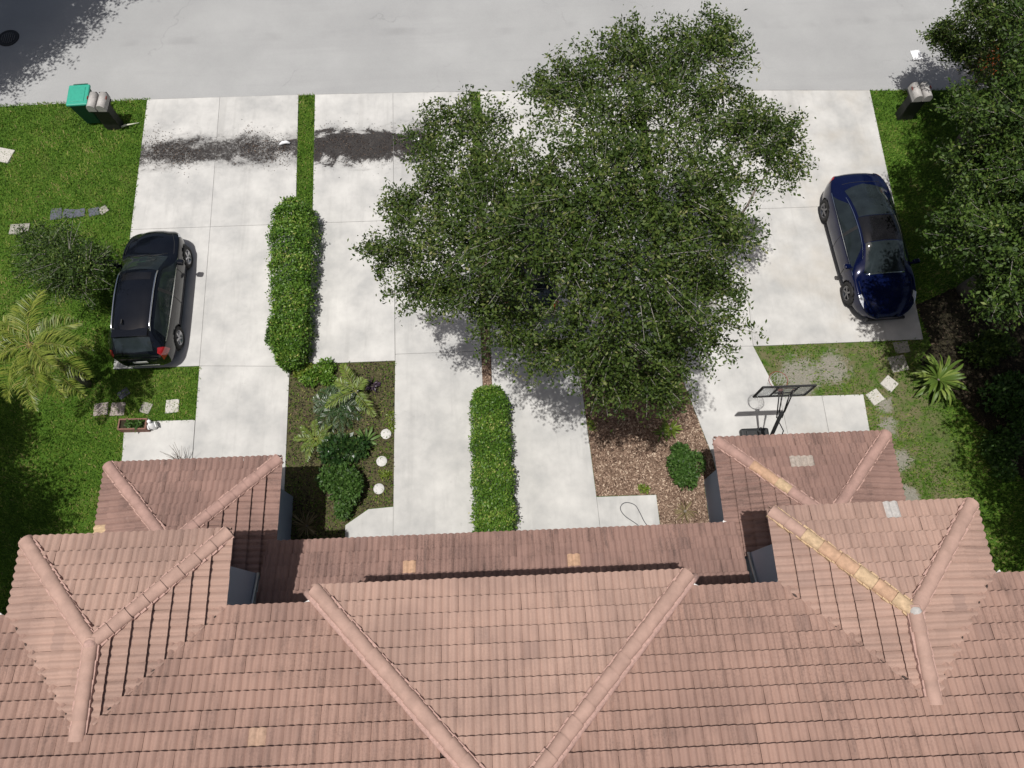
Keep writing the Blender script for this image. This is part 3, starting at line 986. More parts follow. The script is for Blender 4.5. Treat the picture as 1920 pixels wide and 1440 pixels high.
for (a0, a1, ye), z, yb in ((WINGS[0], EZ, YE), (WINGS[1], EZ, YE), (GAR[0], GZ, 1.7), (GAR[1], GZ, 1.7)):
    fascia((a0 + 0.04, ye - 0.03), (a1 - 0.04, ye - 0.03), z)
    fascia((a0 + 0.03, ye - 0.06), (a0 + 0.03, yb), z); fascia((a1 - 0.03, ye - 0.06), (a1 - 0.03, yb), z)
fascia((CX0 + 0.04, CY - 0.03), (CX1 - 0.04, CY - 0.03), EZ)
for a, b_ in ((X0, WINGS[0][0] + .1), (WINGS[0][1] - .1, CX0), (CX1, WINGS[1][0] + .1), (WINGS[1][1] - .1, X1)):
    fascia((a, YE - 0.03), (b_, YE - 0.03), EZ)
fascia((-5.2, 2.27), (5.1, 2.27), LZ)
# soffits close the overhangs
for x0, y0, x1, y1, z in ((-9.0, 0.33, -5.22, 2.1, EZ), (5.0, 0.33, 8.79, 2.1, EZ), (X0 + .05, .0, X1 - .05, .71, EZ - .03), (CX0 + .05, .3, CX1 - .05, 1.0, EZ - .01), (-9.3, 1.7, -5.38, 4.26, GZ), (5.1, 1.7, 9.1, 4.26, GZ)):
    wall(x0, y0, x1, y1, z - 0.145, z - 0.135, 'soffit', MAT_TRIM)
# step flashing where the low roof meets the wing walls, and white eave returns
for x, s in ((-5.56, 1), (5.36, -1)):
    pts = [(x + s * 0.045, y, LZ + SLOPE * (2.3 - y) + 0.10) for y in (1.66, 0.36)]
    MB().tube(pts, 0.035, 6).build('flashing', MAT_FLASH, house)
for x, y, z, rz in ((-5.15, 0.80, EZ + 0.03, 0.6), (-3.62, 0.82, EZ + 0.04, 0.5), (3.34, 0.82, EZ + 0.04, -0.5), (4.93, 0.80, EZ + 0.03, -0.6), (-9.12, 0.80, EZ + 0.03, -0.6), (8.92, 0.80, EZ + 0.03, 0.6), (5.0, 2.36, LZ + 0.02, -0.6)):
    MB().box((0, 0, 0), (0.16, 0.10, 0.02), bev=0.004).build('eave_return', MAT_TRIM, house, (x, y, z), (0.2, 0.1, rz))
# garage doors, front door and upper windows on the street side
MAT_DOOR = plain('white panel door', (0.66, 0.65, 0.63), 0.55, var=0.05)
MAT_GLASS = plain('dark window glass', (0.02, 0.025, 0.03), 0.06, var=0.1)
for x in (-7.35, 7.05):
    g_ = MB().box((x, 3.945, 1.05), (2.45, 0.05, 2.1)).build('garage_door', MAT_DOOR, house)
    for k in range(4):
        MB().box((x, 3.975, 0.3 + k * 0.5), (2.3, 0.02, 0.40), bev=0.008).build('panel', MAT_DOOR, g_)
for x, y in ((-7.1, 1.69), (6.9, 1.69), (-1.9, 0.67), (1.6, 0.67)):
    g_ = MB().box((x, y, 4.35), (1.3, 0.06, 1.3)).build('window', MAT_TRIM, house)
    for sx in (-0.31, 0.31):
        MB().box((x + sx, y + 0.035, 4.35), (0.56, 0.02, 1.16)).build('pane', MAT_GLASS, g_)
for x in (-3.6, 3.3):
    MB().box((x, 0.67 if abs(x) < 2.8 else 0.35, 1.05), (0.95, 0.06, 2.1)).build('door', plain('front door paint', (0.12, 0.06, 0.04), 0.5), house)


# ------------------------------------------------------------------ cars
def paint(name, col, flake=0.0, rough=0.28):
    m, nt, b = new_mat(name)
    p = pos(nt)
    f = noise(nt, 2.5, 4, 0.6, p)
    nt.links.new(ramp(nt, f, [(0.3, col), (0.8, tuple(c * 1.25 + 0.002 for c in col))]), b.inputs['Base Color'])
    b.inputs['Metallic'].default_value = flake
    b.inputs['Roughness'].default_value = rough
    b.inputs['Coat Weight'].default_value = 0.35
    b.inputs['Specular IOR Level'].default_value = 0.3
    b.inputs['Coat Roughness'].default_value = 0.025
    dust = noise(nt, 1.5, 3, 0.5, p)
    nt.links.new(ramp(nt, dust, [(0.35, (rough - .04,) * 3), (0.75, (rough + .04,) * 3)]), b.inputs['Roughness'])
    return m


def glass_mat(name, col=(0.012, 0.016, 0.018)):
    m, nt, b = new_mat(name)
    p = pos(nt)
    nt.links.new(ramp(nt, noise(nt, 2, 3, 0.6, p), [(0.3, col), (0.8, tuple(c * 2.2 for c in col))]), b.inputs['Base Color'])
    b.inputs['Roughness'].default_value = 0.04
    b.inputs['IOR'].default_value = 1.52
    return m


CAR_GLASS = glass_mat('car glass')
ROOF_GLASS = glass_mat('roof glass', (0.006, 0.006, 0.007))
BLACKP = plain('black plastic', (0.018, 0.018, 0.019), 0.6, var=0.25)
RUBBER = plain('tyre rubber', (0.022, 0.021, 0.021), 0.85, var=0.25)
CHROME = plain('chrome trim', (0.75, 0.76, 0.78), 0.18, 1.0, var=0.05)
ALLOY = plain('dark alloy', (0.20, 0.20, 0.21), 0.35, 0.8, var=0.15)
ALLOY2 = plain('silver alloy', (0.48, 0.48, 0.50), 0.32, 0.85, var=0.12)
RED_L = plain('red lamp lens', (0.32, 0.012, 0.016), 0.12, var=0.2, coat=1.0)
CLEAR_L = plain('clear lamp lens', (0.62, 0.64, 0.68), 0.1, 0.3, var=0.2, coat=1.0)


def hermite(xs, ys, x):
    xs = np.asarray(xs, float); ys = np.asarray(ys, float)
    dx = np.diff(xs); dy = np.diff(ys); s = dy / dx
    m = np.zeros_like(ys); m[0], m[-1] = s[0], s[-1]
    for i in range(1, len(xs) - 1):
        m[i] = 0 if s[i - 1] * s[i] <= 0 else 2 * s[i - 1] * s[i] / (s[i - 1] + s[i])
    x = np.clip(x, xs[0], xs[-1])
    k = np.clip(np.searchsorted(xs, x) - 1, 0, len(dx) - 1)
    t = (x - xs[k]) / dx[k]
    return ys[k] * (1 + 2 * t) * (1 - t) ** 2 + m[k] * dx[k] * t * (1 - t) ** 2 + ys[k + 1] * t * t * (3 - 2 * t) - m[k + 1] * dx[k] * t * t * (1 - t)


class CarShape:
    """Lofted car skin: station table of x, half width, sill height, belt height, roof half width, crown height."""
    def __init__(self, tab):
        self.tab = np.array(tab, float)

    def ctrl(self, x):
        t = self.tab
        W, z0, zb, Wr, zr = [hermite(t[:, 0], t[:, i], x) for i in range(1, 6)]
        gh = np.clip((zr - zb) / 0.3, 0, 1)
        return [(0.80 * W, z0), (0.955 * W, z0 + 0.07), (W, z0 + 0.52 * (zb - z0)), (0.965 * W, zb), (Wr, zr - 0.04 - 0.075 * gh), (0.60 * Wr, zr - 0.018), (0 * W, zr)]

    def S(self, x, t):
        """x, t arrays of one shape; t runs 0 (sill) .. 6 (centre line)."""
        C = self.ctrl(x)
        ys = np.stack([c[0] for c in C]); zs = np.stack([c[1] for c in C])
        k = np.clip(np.floor(t).astype(int), 0, 5); f = t - k
        def cr(A):
            idx = np.arange(A.shape[1])
            g = lambda j: A[np.clip(j, 0, 6), idx]
            p0, p1, p2, p3 = g(k - 1), g(k), g(k + 1), g(k + 2)
            p0 = np.where(k == 0, 2 * p1 - p2, p0)
            p3 = np.where(k == 5, np.where(A is ys, -g(np.full_like(k, 5)), g(np.full_like(k, 5))), p3)
            tau = 0.36
            m1 = tau * (p2 - p0); m2 = tau * (p3 - p1)
            return (2 * f ** 3 - 3 * f ** 2 + 1) * p1 + (f ** 3 - 2 * f ** 2 + f) * m1 + (3 * f ** 2 - 2 * f ** 3) * p2 + (f ** 3 - f ** 2) * m2
        return np.stack([x, cr(ys), cr(zs)], 1)

    def nrm(self, x, t):
        e = 1e-3
        t2 = np.clip(t, 0.002, 5.998)
        du = self.S(x + e, t2) - self.S(x - e, t2); dv = self.S(x, t2 + e) - self.S(x, t2 - e)
        n = np.cross(du, dv); n /= np.linalg.norm(n, axis=1)[:, None] + 1e-9
        n *= np.where(n[:, 1:2] + 0.3 * n[:, 2:3] < 0, -1, 1)
        return n

    def patch(self, name, mat, parent, xa, xb, t0, t1, side=0, off=0.006, nx=14, nt=10):
        """Skin patch; xa, xb functions of s in 0..1 (from t0 to t1). side 0: right across the centre line."""
        s = np.linspace(0, 1, nt)
        rows = []
        if side == 0:
            ts = [(t0 + (6 - t0) * q, q, 1) for q in s] + [(t0 + (6 - t0) * q, q, -1) for q in s[::-1][1:]]
        else:
            ts = [(t0 + (t1 - t0) * q, q, side) for q in s]
        for t, q, sg in ts:
            x = np.linspace(xa(q), xb(q), nx); tt = np.full(nx, t)
            P = self.S(x, tt) + self.nrm(x, tt) * off
            P[:, 1] *= sg
            rows.append(P)
        m = len(rows)
        V = np.concatenate(rows)
        F = []
        flip = (side == -1)
        for i in range(m - 1):
            for j in range(nx - 1):
                f = (i * nx + j, i * nx + j + 1, (i + 1) * nx + j + 1, (i + 1) * nx + j)
                F.append(f)
        me = amesh(name, V, F, mat, smooth=True)
        bm = bmesh.new(); bm.from_mesh(me); bmesh.ops.recalc_face_normals(bm, faces=bm.faces[:])
        c = sum((f.normal for f in bm.faces), Vector())
        ref = Vector((0, side, 0.4)) if side else Vector((0, 0, 1))
        if c.dot(ref) < 0: bmesh.ops.reverse_faces(bm, faces=bm.faces[:])
        bm.to_mesh(me); bm.free()
        return link(name, me, None, parent)

    def body(self, mat, parent, axles, r_arch, zc):
        x = np.concatenate([np.linspace(self.tab[0, 0], self.tab[-1, 0], 150)])
        th = np.linspace(0, 6, 44)
        nxs = len(x); nt = len(th)
        rows = []
        full = list(th) + list(th[::-1][1:])
        V = np.zeros((nxs, len(full), 3))
        for j, t in enumerate(full):
            P = self.S(x, np.full(nxs, t))
            if j >= nt: P[:, 1] *= -1
            V[:, j] = P
        m = len(full)
        F = []
        for i in range(nxs - 1):
            for j in range(m - 1):
                c = (V[i, j] + V[i + 1, j + 1]) / 2
                if any(abs(c[1]) > 0.5 and math.hypot(c[0] - ax, c[2] - zc) < r_arch for ax in axles): continue
                F.append((i * m + j, i * m + j + 1, (i + 1) * m + j + 1, (i + 1) * m + j))
        me = amesh('body', V.reshape(-1, 3), F, mat, smooth=True)
        bm = bmesh.new(); bm.from_mesh(me)
        bm.verts.ensure_lookup_table()
        for i in (0, nxs - 1):
            vs = [bm.verts[i * m + j] for j in range(m)]
            try: bm.faces.new(vs)
            except ValueError: pass
        bmesh.ops.recalc_face_normals(bm, faces=bm.faces[:])
        up = sum((f.normal.z * f.calc_area() for f in bm.faces if abs(f.calc_center_median().y) < 0.3), 0)
        if up < 0: bmesh.ops.reverse_faces(bm, faces=bm.faces[:])
        bm.to_mesh(me); bm.free()
        return link('body', me, None, parent)


def wheel(parent, x, y, r, w, alloy):
    s = 1 if y > 0 else -1
    prof = [(r * 0.66, -w / 2), (r * 0.93, -w / 2), (r, -w / 2 + 0.03), (r, w / 2 - 0.03), (r * 0.93, w / 2), (r * 0.66, w / 2)]
    M = Matrix.Rotation(-s * math.pi / 2, 4, 'X')
    t = MB().lathe(prof, 28, M, closed=True).build('wheel', RUBBER, parent, (x, y, r))
    m = MB()
    m.lathe([(0.02, w * 0.10), (r * 0.64, w * 0.12), (r * 0.67, w * 0.46), (r * 0.60, w * 0.46), (r * 0.58, w * 0.2), (0.02, w * 0.2)], 28, M)
    for k in range(5):
        a = k * 2 * math.pi / 5
        m.box((0, 0, 0), (1, 1, 1), mat4=M @ Matrix.Rotation(a, 4, 'Z') @ Matrix.Translation((r * 0.34, 0, w * 0.36)) @ Matrix.Diagonal((r * 0.60, r * 0.15, 0.03, 1)))
    m.lathe([(0.001, w * 0.42), (r * 0.14, w * 0.42), (r * 0.16, w * 0.3)], 12, M)
    m.build('rim', alloy, t)
    MB().lathe([(r * 1.16, -0.13), (r * 1.16, 0.07), (0.05, -0.129)], 24, M).build('wheel_well', BLACKP, parent, (x, y - s * 0.04, r * 1.03))


def lerp(a, b): return lambda q: a + (b - a) * q


SUV = CarShape([
    (-2.16, 0.435, 0.42, 0.67, 0.359, 0.78), (-2.12, 0.586, 0.34, 0.81, 0.463, 0.94), (-2.04, 0.695, 0.28, 0.93, 0.543, 1.08), (-1.9, 0.765, 0.25, 0.98, 0.567, 1.227),
    (-1.7, 0.808, 0.235, 0.99, 0.558, 1.39), (-1.5, 0.827, 0.23, 0.985, 0.553, 1.475), (-1.1, 0.836, 0.22, 0.975, 0.558, 1.52), (-0.45, 0.841, 0.22, 0.955, 0.567, 1.54),
    (0.05, 0.841, 0.22, 0.94, 0.567, 1.51), (0.28, 0.841, 0.22, 0.935, 0.567, 1.465), (0.62, 0.838, 0.22, 0.925, 0.591, 1.297), (0.98, 0.836, 0.225, 0.915, 0.638, 1.09),
    (1.1, 0.832, 0.23, 0.91, 0.652, 1.04), (1.4, 0.813, 0.24, 0.88, 0.624, 1.0), (1.66, 0.765, 0.26, 0.82, 0.548, 0.945), (1.88, 0.676, 0.3, 0.74, 0.444, 0.86), (2.03, 0.539, 0.36, 0.64, 0.34, 0.74), (2.12, 0.34, 0.42, 0.53, 0.227, 0.6)])
SEDAN = CarShape([
    (-2.36, 0.40, 0.42, 0.66, 0.32, 0.72), (-2.30, 0.58, 0.34, 0.80, 0.46, 0.89), (-2.18, 0.72, 0.27, 0.89, 0.56, 1.00), (-1.93, 0.85, 0.23, 0.93, 0.63, 1.075),
    (-1.60, 0.915, 0.21, 0.935, 0.62, 1.17), (-1.15, 0.925, 0.20, 0.925, 0.585, 1.315), (-0.60, 0.925, 0.19, 0.905, 0.575, 1.415), (-0.10, 0.925, 0.19, 0.885, 0.575, 1.44),
    (0.35, 0.925, 0.19, 0.87, 0.58, 1.395), (0.80, 0.92, 0.19, 0.855, 0.605, 1.22), (1.18, 0.915, 0.20, 0.845, 0.66, 0.985), (1.30, 0.91, 0.20, 0.84, 0.70, 0.925),
    (1.60, 0.89, 0.21, 0.80, 0.68, 0.865), (1.92, 0.825, 0.23, 0.73, 0.58, 0.785), (2.14, 0.70, 0.27, 0.64, 0.46, 0.69), (2.28, 0.53, 0.33, 0.55, 0.34, 0.60), (2.36, 0.34, 0.39, 0.48, 0.24, 0.52)])


def make_suv(name, loc, rz, label, group, paint_m):
    c = empty(name, loc, rz, label, 'car', group)
    ax = (-1.30, 1.33)
    body = SUV.body(paint_m, c, ax, 0.385, 0.34)
    SUV.patch('windscreen', CAR_GLASS, c, lambda q: 0.36 - 0.05 * (1 - q), lambda q: 0.94 + 0.06 * q, 4.25, 6)
    SUV.patch('rear_window', CAR_GLASS, c, lambda q: -2.00 - 0.03 * q, lambda q: -1.68 - 0.02 * q, 4.35, 6)
    SUV.patch('roof_glass', ROOF_GLASS, c, lambda q: -0.02, lambda q: 0.22 + 0.02 * q, 4.75, 6, off=0.004)
    MB().box((-1.60, 0, 1.455), (0.24, 0.96, 0.03), bev=0.01).build('rear_spoiler', paint_m, c)
    for s in (-1, 1):
        SUV.patch('side_window', CAR_GLASS, c, lerp(-1.62, -1.45), lerp(0.92, 0.40), 3.10, 3.88, s)
        SUV.patch('window_trim', CHROME, c, lerp(-1.70, -1.70), lerp(0.95, 0.95), 3.01, 3.09, s, 0.008, 30, 3)
        SUV.patch('pillar', BLACKP, c, lerp(-0.30, -0.33), lerp(-0.20, -0.23), 3.09, 3.9, s, 0.009, 4, 8)
        SUV.patch('tail_light', RED_L, c, lerp(-2.10, -2.04), lerp(-1.80, -1.92), 2.35, 3.75, s, 0.010)
        SUV.patch('headlight', CLEAR_L, c, lerp(1.78, 1.72), lerp(1.97, 1.86), 2.5, 3.1, s, 0.010)
        SUV.patch('sill_trim', BLACKP, c, lerp(-0.92, -0.92), lerp(0.92, 0.92), 0.02, 0.95, s, 0.008)
        xs = np.linspace(-1.55, 0.30, 14)
        P = SUV.S(xs, np.full(14, 4.22)); P[:, 1] *= s
        P[:, 2] += np.where((xs < -1.52) | (xs > 0.27), 0.01, 0.045)
        MB().tube([tuple(p) for p in P], 0.021, 8).build('roof_rail', CHROME, c)
        m = MB().box((0.78, s * 0.93, 0.97), (0.16, 0.20, 0.14), s * 0.15, bev=0.045)
        m.box((0.80, s * 0.84, 0.93), (0.06, 0.12, 0.04)).build('wing_mirror', paint_m, c)
        for x in ax: wheel(c, x, s * 0.725, 0.335, 0.225, ALLOY2)
    for s in (-1, 1):
        SUV.patch('hood_seam', BLACKP, c, lerp(1.08, 1.08), lerp(1.92, 1.92), 3.70, 3.76, s, 0.004, 24, 3)
        SUV.patch('door_seam', BLACKP, c, lerp(0.62, 0.60), lerp(0.64, 0.62), 0.9, 3.0, s, 0.004, 3, 14)
        SUV.patch('door_seam', BLACKP, c, lerp(-0.27, -0.29), lerp(-0.25, -0.27), 0.9, 3.0, s, 0.004, 3, 14)
    MB().box((-2.15, 0, 0.47), (0.05, 0.85, 0.035), bev=0.012).build('bumper_trim', CHROME, c)
    MB().box((-2.145, 0, 0.70), (0.04, 0.40, 0.11), bev=0.008).build('number_plate', MAT_DOOR, c)
    MB().box((-1.30, 0.2, 1.545), (0.14, 0.03, 0.05), bev=0.01).build('aerial', BLACKP, c)
    for y0, y1 in ((-0.1, 0.42), (-0.6, -0.08)):
        MB().tube([(1.02, y0, 1.105), (0.95, (y0 + y1) / 2, 1.15), (0.93, y1, 1.165)], 0.010, 5).build('wiper', BLACKP, c)
    return c


def make_sedan(name, loc, rz, label, paint_m):
    c = empty(name, loc, rz, label, 'car', 'cars parked on the driveways')
    ax = (-1.42, 1.42)
    SEDAN.body(paint_m, c, ax, 0.385, 0.335)
    SEDAN.patch('windscreen', CAR_GLASS, c, lambda q: 0.375 - 0.02 * q, lambda q: 1.13 + 0.06 * q, 4.22, 6)
    SEDAN.patch('roof_glass', ROOF_GLASS, c, lambda q: -0.47, lambda q: 0.36 - 0.02 * q, 4.10, 6, off=0.005)
    SEDAN.patch('rear_window', CAR_GLASS, c, lambda q: -1.55 - 0.20 * q, lambda q: -0.485, 4.22, 6)
    for s in (-1, 1):
        SEDAN.patch('side_window', CAR_GLASS, c, lerp(-1.50, -1.05), lerp(1.02, 0.42), 3.12, 3.86, s)
        SEDAN.patch('window_trim', CHROME, c, lerp(-1.62, -1.62), lerp(1.12, 1.12), 3.02, 3.08, s, 0.008, 30, 3)
        SEDAN.patch('roof_trim', CHROME, c, lerp(-1.30, -1.30), lerp(0.75, 0.75), 3.90, 3.94, s, 0.008, 30, 3)
        SEDAN.patch('pillar', BLACKP, c, lerp(-0.22, -0.25), lerp(-0.12, -0.15), 3.1, 3.88, s, 0.009, 4, 8)
        SEDAN.patch('headlight', CLEAR_L, c, lerp(1.76, 1.70), lerp(2.10, 1.86), 2.95, 3.55, s, 0.010)
        SEDAN.patch('tail_light', RED_L, c, lerp(-2.29, -2.26), lerp(-2.02, -2.10), 2.6, 3.4, s, 0.010)
        SEDAN.patch('sill_trim', BLACKP, c, lerp(-1.0, -1.0), lerp(1.0, 1.0), 0.02, 0.8, s, 0.006)
        m = MB().box((0.86, s * 1.01, 0.93), (0.14, 0.19, 0.12), s * 0.15, bev=0.04)
        m.box((0.88, s * 0.91, 0.89), (0.05, 0.12, 0.03)).build('wing_mirror', paint_m, c)
        for x in ax: wheel(c, x, s * 0.81, 0.335, 0.225, ALLOY)
    for s in (-1, 1):
        SEDAN.patch('hood_seam', BLACKP, c, lerp(1.32, 1.32), lerp(2.02, 2.02), 3.66, 3.71, s, 0.004, 24, 3)
        SEDAN.patch('door_seam', BLACKP, c, lerp(0.74, 0.72), lerp(0.76, 0.74), 0.9, 3.0, s, 0.004, 3, 14)
        SEDAN.patch('door_seam', BLACKP, c, lerp(-0.19, -0.21), lerp(-0.17, -0.19), 0.9, 3.0, s, 0.004, 3, 14)
    SEDAN.patch('boot_seam', BLACKP, c, lambda q: -1.83 - 0.02 * q, lambda q: -1.815 - 0.02 * q, 4.3, 6, off=0.004, nx=3)
    MB().tube([(1.17, y, 0.985 - 0.05 * (y / 0.6) ** 2) for y in np.linspace(-0.56, 0.56, 9)], 0.022, 6).build('cowl_strip', CHROME, c)
    MB().box((2.30, 0, 0.30), (0.10, 1.2, 0.08), bev=0.03).build('air_intake', BLACKP, c)
    return c


CAR_GROUP = 'cars parked on the driveways'
BLACK_PAINT = paint('black car paint', (0.003, 0.004, 0.007), 0.0, 0.12)
BLUE_PAINT = paint('deep blue car paint', (0.002, 0.005, 0.032), 0.2, 0.14)
make_suv('parked_suv', (-10.02, 9.86, 0.034), R(91.2), 'black compact suv with silver roof rails parked on the leftmost driveway', CAR_GROUP, BLACK_PAINT)
make_sedan('parked_sedan', (11.03, 10.66, 0.034), R(-87.5), 'deep blue sedan with black glass roof on the wide right driveway', BLUE_PAINT)
make_suv('parked_suv', (0.92, 10.85, 0.034), R(90), 'black car mostly hidden under the large oak canopy', CAR_GROUP, BLACK_PAINT)

# ------------------------------------------------------------------ basketball hoop
HOOP_BLACK = plain('hoop black steel', (0.015, 0.015, 0.016), 0.45, var=0.2)
hoop = empty('basketball_hoop', (6.9, 4.8, 0.034), 0, 'portable black basketball hoop with clear backboard beside the right garage', 'basketball hoop')
hb = MB()
hb.box((0.0, 0.0, 0.10), (0.78, 0.95, 0.20), bev=0.06)
hb.box((0.0, 0.12, 0.21), (0.50, 0.55, 0.06), bev=0.02)
hb.build('base', plain('black tank plastic', (0.02, 0.021, 0.022), 0.5, var=0.3, scale=20), hoop)
P0, P1, P2 = Vector((0.05, -0.30, 0.15)), Vector((-0.04, -0.12, 1.3)), Vector((-0.15, 0.16, 2.55))
MB().tube([P0, P1, P2], [0.055, 0.05, 0.045], 10).build('pole', HOOP_BLACK, hoop)
MB().tube([(0.05, 0.36, 0.22), (-0.02, -0.16, 1.15)], 0.018, 6).build('brace', HOOP_BLACK, hoop)
MB().tube([(0.03, -0.2, 0.95), (0.16, -0.24, 1.35), (0.10, -0.10, 1.85), (-0.10, 0.06, 2.15)], 0.014, 6).build('height_lever', HOOP_BLACK, hoop)
for dx in (-0.13, 0.13):
    MB().tube([(-0.14 + dx * 0.5, 0.10, 2.33), (-0.14 + dx, 0.52, 2.88)], 0.017, 6).build('arm', HOOP_BLACK, hoop)
    MB().tube([(-0.15 + dx * 0.5, 0.17, 2.56), (-0.14 + dx, 0.52, 3.14)], 0.017, 6).build('arm', HOOP_BLACK, hoop)
bx, by, bz, bw, bh = -0.22, 0.53, 3.085, 1.23, 0.68
gm, nt_, gb = new_mat('clear backboard acrylic')
gb.inputs['Base Color'].default_value = (0.80, 0.82, 0.83, 1); gb.inputs['Roughness'].default_value = 0.25
nt_.links.new(ramp(nt_, noise(nt_, 9, 4, 0.6, pos(nt_)), [(0.3, (0.74, 0.77, 0.78)), (0.7, (0.86, 0.87, 0.87))]), gb.inputs['Base Color'])
gb.inputs['Transmission Weight'].default_value = 0.85; gb.inputs['IOR'].default_value = 1.1
board = MB().box((bx, by, bz), (bw, 0.012, bh)).build('backboard', gm, hoop)
fr = MB()
for z in (-bh / 2, bh / 2): fr.box((bx, by, bz + z), (bw + 0.04, 0.04, 0.045))
for x in (-bw / 2, bw / 2): fr.box((bx + x, by, bz), (0.045, 0.041, bh - 0.044))
for x in (-0.24, 0.24): fr.box((bx + x, by - 0.004, bz), (0.035, 0.03, bh - 0.044))
fr.box((bx, by - 0.004, bz - 0.10), (0.447, 0.03, 0.03))
fr.build('frame', HOOP_BLACK, board)
tg = MB()
RIMRED = plain('rim red paint', (0.22, 0.04, 0.03), 0.45, var=0.15)
for z in (-0.12, 0.18): tg.box((bx, by + 0.012, bz + z), (0.44, 0.006, 0.04))
for x in (-0.20, 0.20): tg.box((bx + x, by + 0.012, bz + 0.03), (0.04, 0.006, 0.26))
tg.build('target_square', RIMRED, board)
rim_p = [(bx + 0.225 * math.cos(a), by + 0.36 + 0.225 * math.sin(a), 2.86) for a in np.linspace(0, 2 * math.pi, 25)]
rm = MB().tube(rim_p, 0.008, 6, cap=False)
rm.box((bx, by + 0.075, 2.86), (0.12, 0.14, 0.03)).build('rim', RIMRED, hoop)
net = MB()
for k in range(12):
    for s in (-1, 1):
        pts = []
        for j in range(5):
            a = 2 * math.pi * (k + s * j * 0.5) / 12; r = 0.225 - 0.024 * j
            pts.append((bx + r * math.cos(a), by + 0.36 + r * math.sin(a), 2.85 - 0.1 * j))
        net.tube(pts, 0.004, 4, cap=False)
net.build('net', plain('white net cord', (0.7, 0.7, 0.68), 0.9), hoop)

# ------------------------------------------------------------------ bin, mailboxes
BIN_G = plain('green bin plastic', (0.035, 0.33, 0.235), 0.5, var=0.10)
BIN_D = plain('dark green bin plastic', (0.008, 0.075, 0.05), 0.5, var=0.15)
bn = empty('wheelie_bin', (*(-13.02, 16.78), 0.0), R(2), 'green wheelie bin standing at the kerb beside two mailboxes', 'bin')
m = MB()
b0 = [(-0.22, -0.27), (0.22, -0.27), (0.22, 0.27), (-0.22, 0.27)]; b1 = [(-0.29, -0.36), (0.29, -0.36), (0.29, 0.36), (-0.29, 0.36)]
vb = [m.bm.verts.new((x, y, 0.07)) for x, y in b0]; vt = [m.bm.verts.new((x, y, 1.0)) for x, y in b1]
m.bm.faces.new(vb[::-1]); m.bm.faces.new(vt)
for i in range(4): m.bm.faces.new((vb[i], vb[(i + 1) % 4], vt[(i + 1) % 4], vt[i]))
bmesh.ops.bevel(m.bm, geom=m.bm.edges[:], offset=0.03, segments=2, affect='EDGES', profile=0.5)
m.build('body', BIN_D, bn)
lid = MB(); lid.box((0, 0.0, 1.045), (0.66, 0.80, 0.09), bev=0.035); lid.box((0, 0.0, 1.09), (0.44, 0.56, 0.03), bev=0.012)
lid.build('lid', BIN_G, bn)
MB().tube([(-0.22, 0.42, 1.0), (-0.22, 0.47, 1.02), (0.22, 0.47, 1.02), (0.22, 0.42, 1.0)], 0.018, 8).build('handle', BIN_D, bn)
for s in (-1, 1):
    MB().lathe([(0.02, -0.03), (0.12, -0.03), (0.125, 0), (0.12, 0.03), (0.02, 0.03)], 18, Matrix.Rotation(math.pi / 2, 4, 'Y')).build('wheel', RUBBER, bn, (s * 0.25, 0.28, 0.125))

BOX_M = plain('weathered grey mailbox', (0.42, 0.40, 0.38), 0.6, var=0.15, scale=18)
POST_M = plain('black plastic mailbox post', (0.022, 0.021, 0.021), 0.6, var=0.25)


def mailbox(loc, rz, label):
    r = empty('mailbox_post', loc, rz, label, 'mailbox', 'double mailboxes at the kerb')
    p = MB(); p.box((0, -0.02, 0.46), (0.50, 0.30, 0.92), bev=0.02);
    p.box((0, 0, 0.945), (0.60, 0.52, 0.05), bev=0.01)
    p.build('post', POST_M, r)
    for s in (-1, 1):
        m = MB(); prof = [(-0.13, 0), (0.13, 0), (0.13, 0.13)] + [(0.13 * math.cos(a), 0.13 + 0.13 * math.sin(a)) for a in np.linspace(0.25, math.pi - 0.25, 9)] + [(-0.13, 0.13)]
        A = [m.bm.verts.new((x, -0.27, z)) for x, z in prof]; B = [m.bm.verts.new((x, 0.29, z)) for x, z in prof]
        n = len(prof)
        m.bm.faces.new(A); m.bm.faces.new(B[::-1])
        for i in range(n):
            f = m.bm.faces.new((A[i], B[i], B[(i + 1) % n], A[(i + 1) % n])); f.smooth = 2 < i < n - 2
        bmesh.ops.recalc_face_normals(m.bm, faces=m.bm.faces[:])
        b = m.build('box', BOX_M, r, (s * 0.155, 0.0, 0.972))
        MB().box((0, 0.30, 0.12), (0.25, 0.02, 0.22), bev=0.008).build('box_door', POST_M, b)
        MB().box((s * 0.14, 0.1, 0.20), (0.012, 0.12, 0.05)).build('flag', RIMRED, b)
    return r


mailbox((*(-12.34, 16.45), 0.0), R(-3), 'grey double mailbox on black post beside the green bin')
mailbox((*(13.57, 15.78), 0.0), R(2), 'grey double mailbox on black post on the right grass verge')

# ------------------------------------------------------------------ small things on the ground
STONE_L = plain('pale concrete paver', (0.48, 0.46, 0.42), 0.9, var=0.15, scale=20)
STONE_P = plain('mossy pink paver', (0.34, 0.29, 0.265), 0.95, var=0.3, scale=16)
STONE_G = plain('grey weathered paver', (0.30, 0.285, 0.25), 0.95, var=0.3, scale=16)
SLATE = plain('blue grey slate', (0.085, 0.09, 0.115), 0.8, var=0.3, scale=18)


def paver(loc, s, rz, mat, label, group, z=0.035):
    m = MB(); m.box((0, 0, z / 2), (s[0], s[1], z), bev=0.008)
    for v in m.bm.verts: v.co += Vector((random.gauss(0, 0.006), random.gauss(0, 0.006), 0))
    return tag(m.build('paver', mat, None, (*loc, 0.004), (0, 0, rz)), label, 'paver', group)


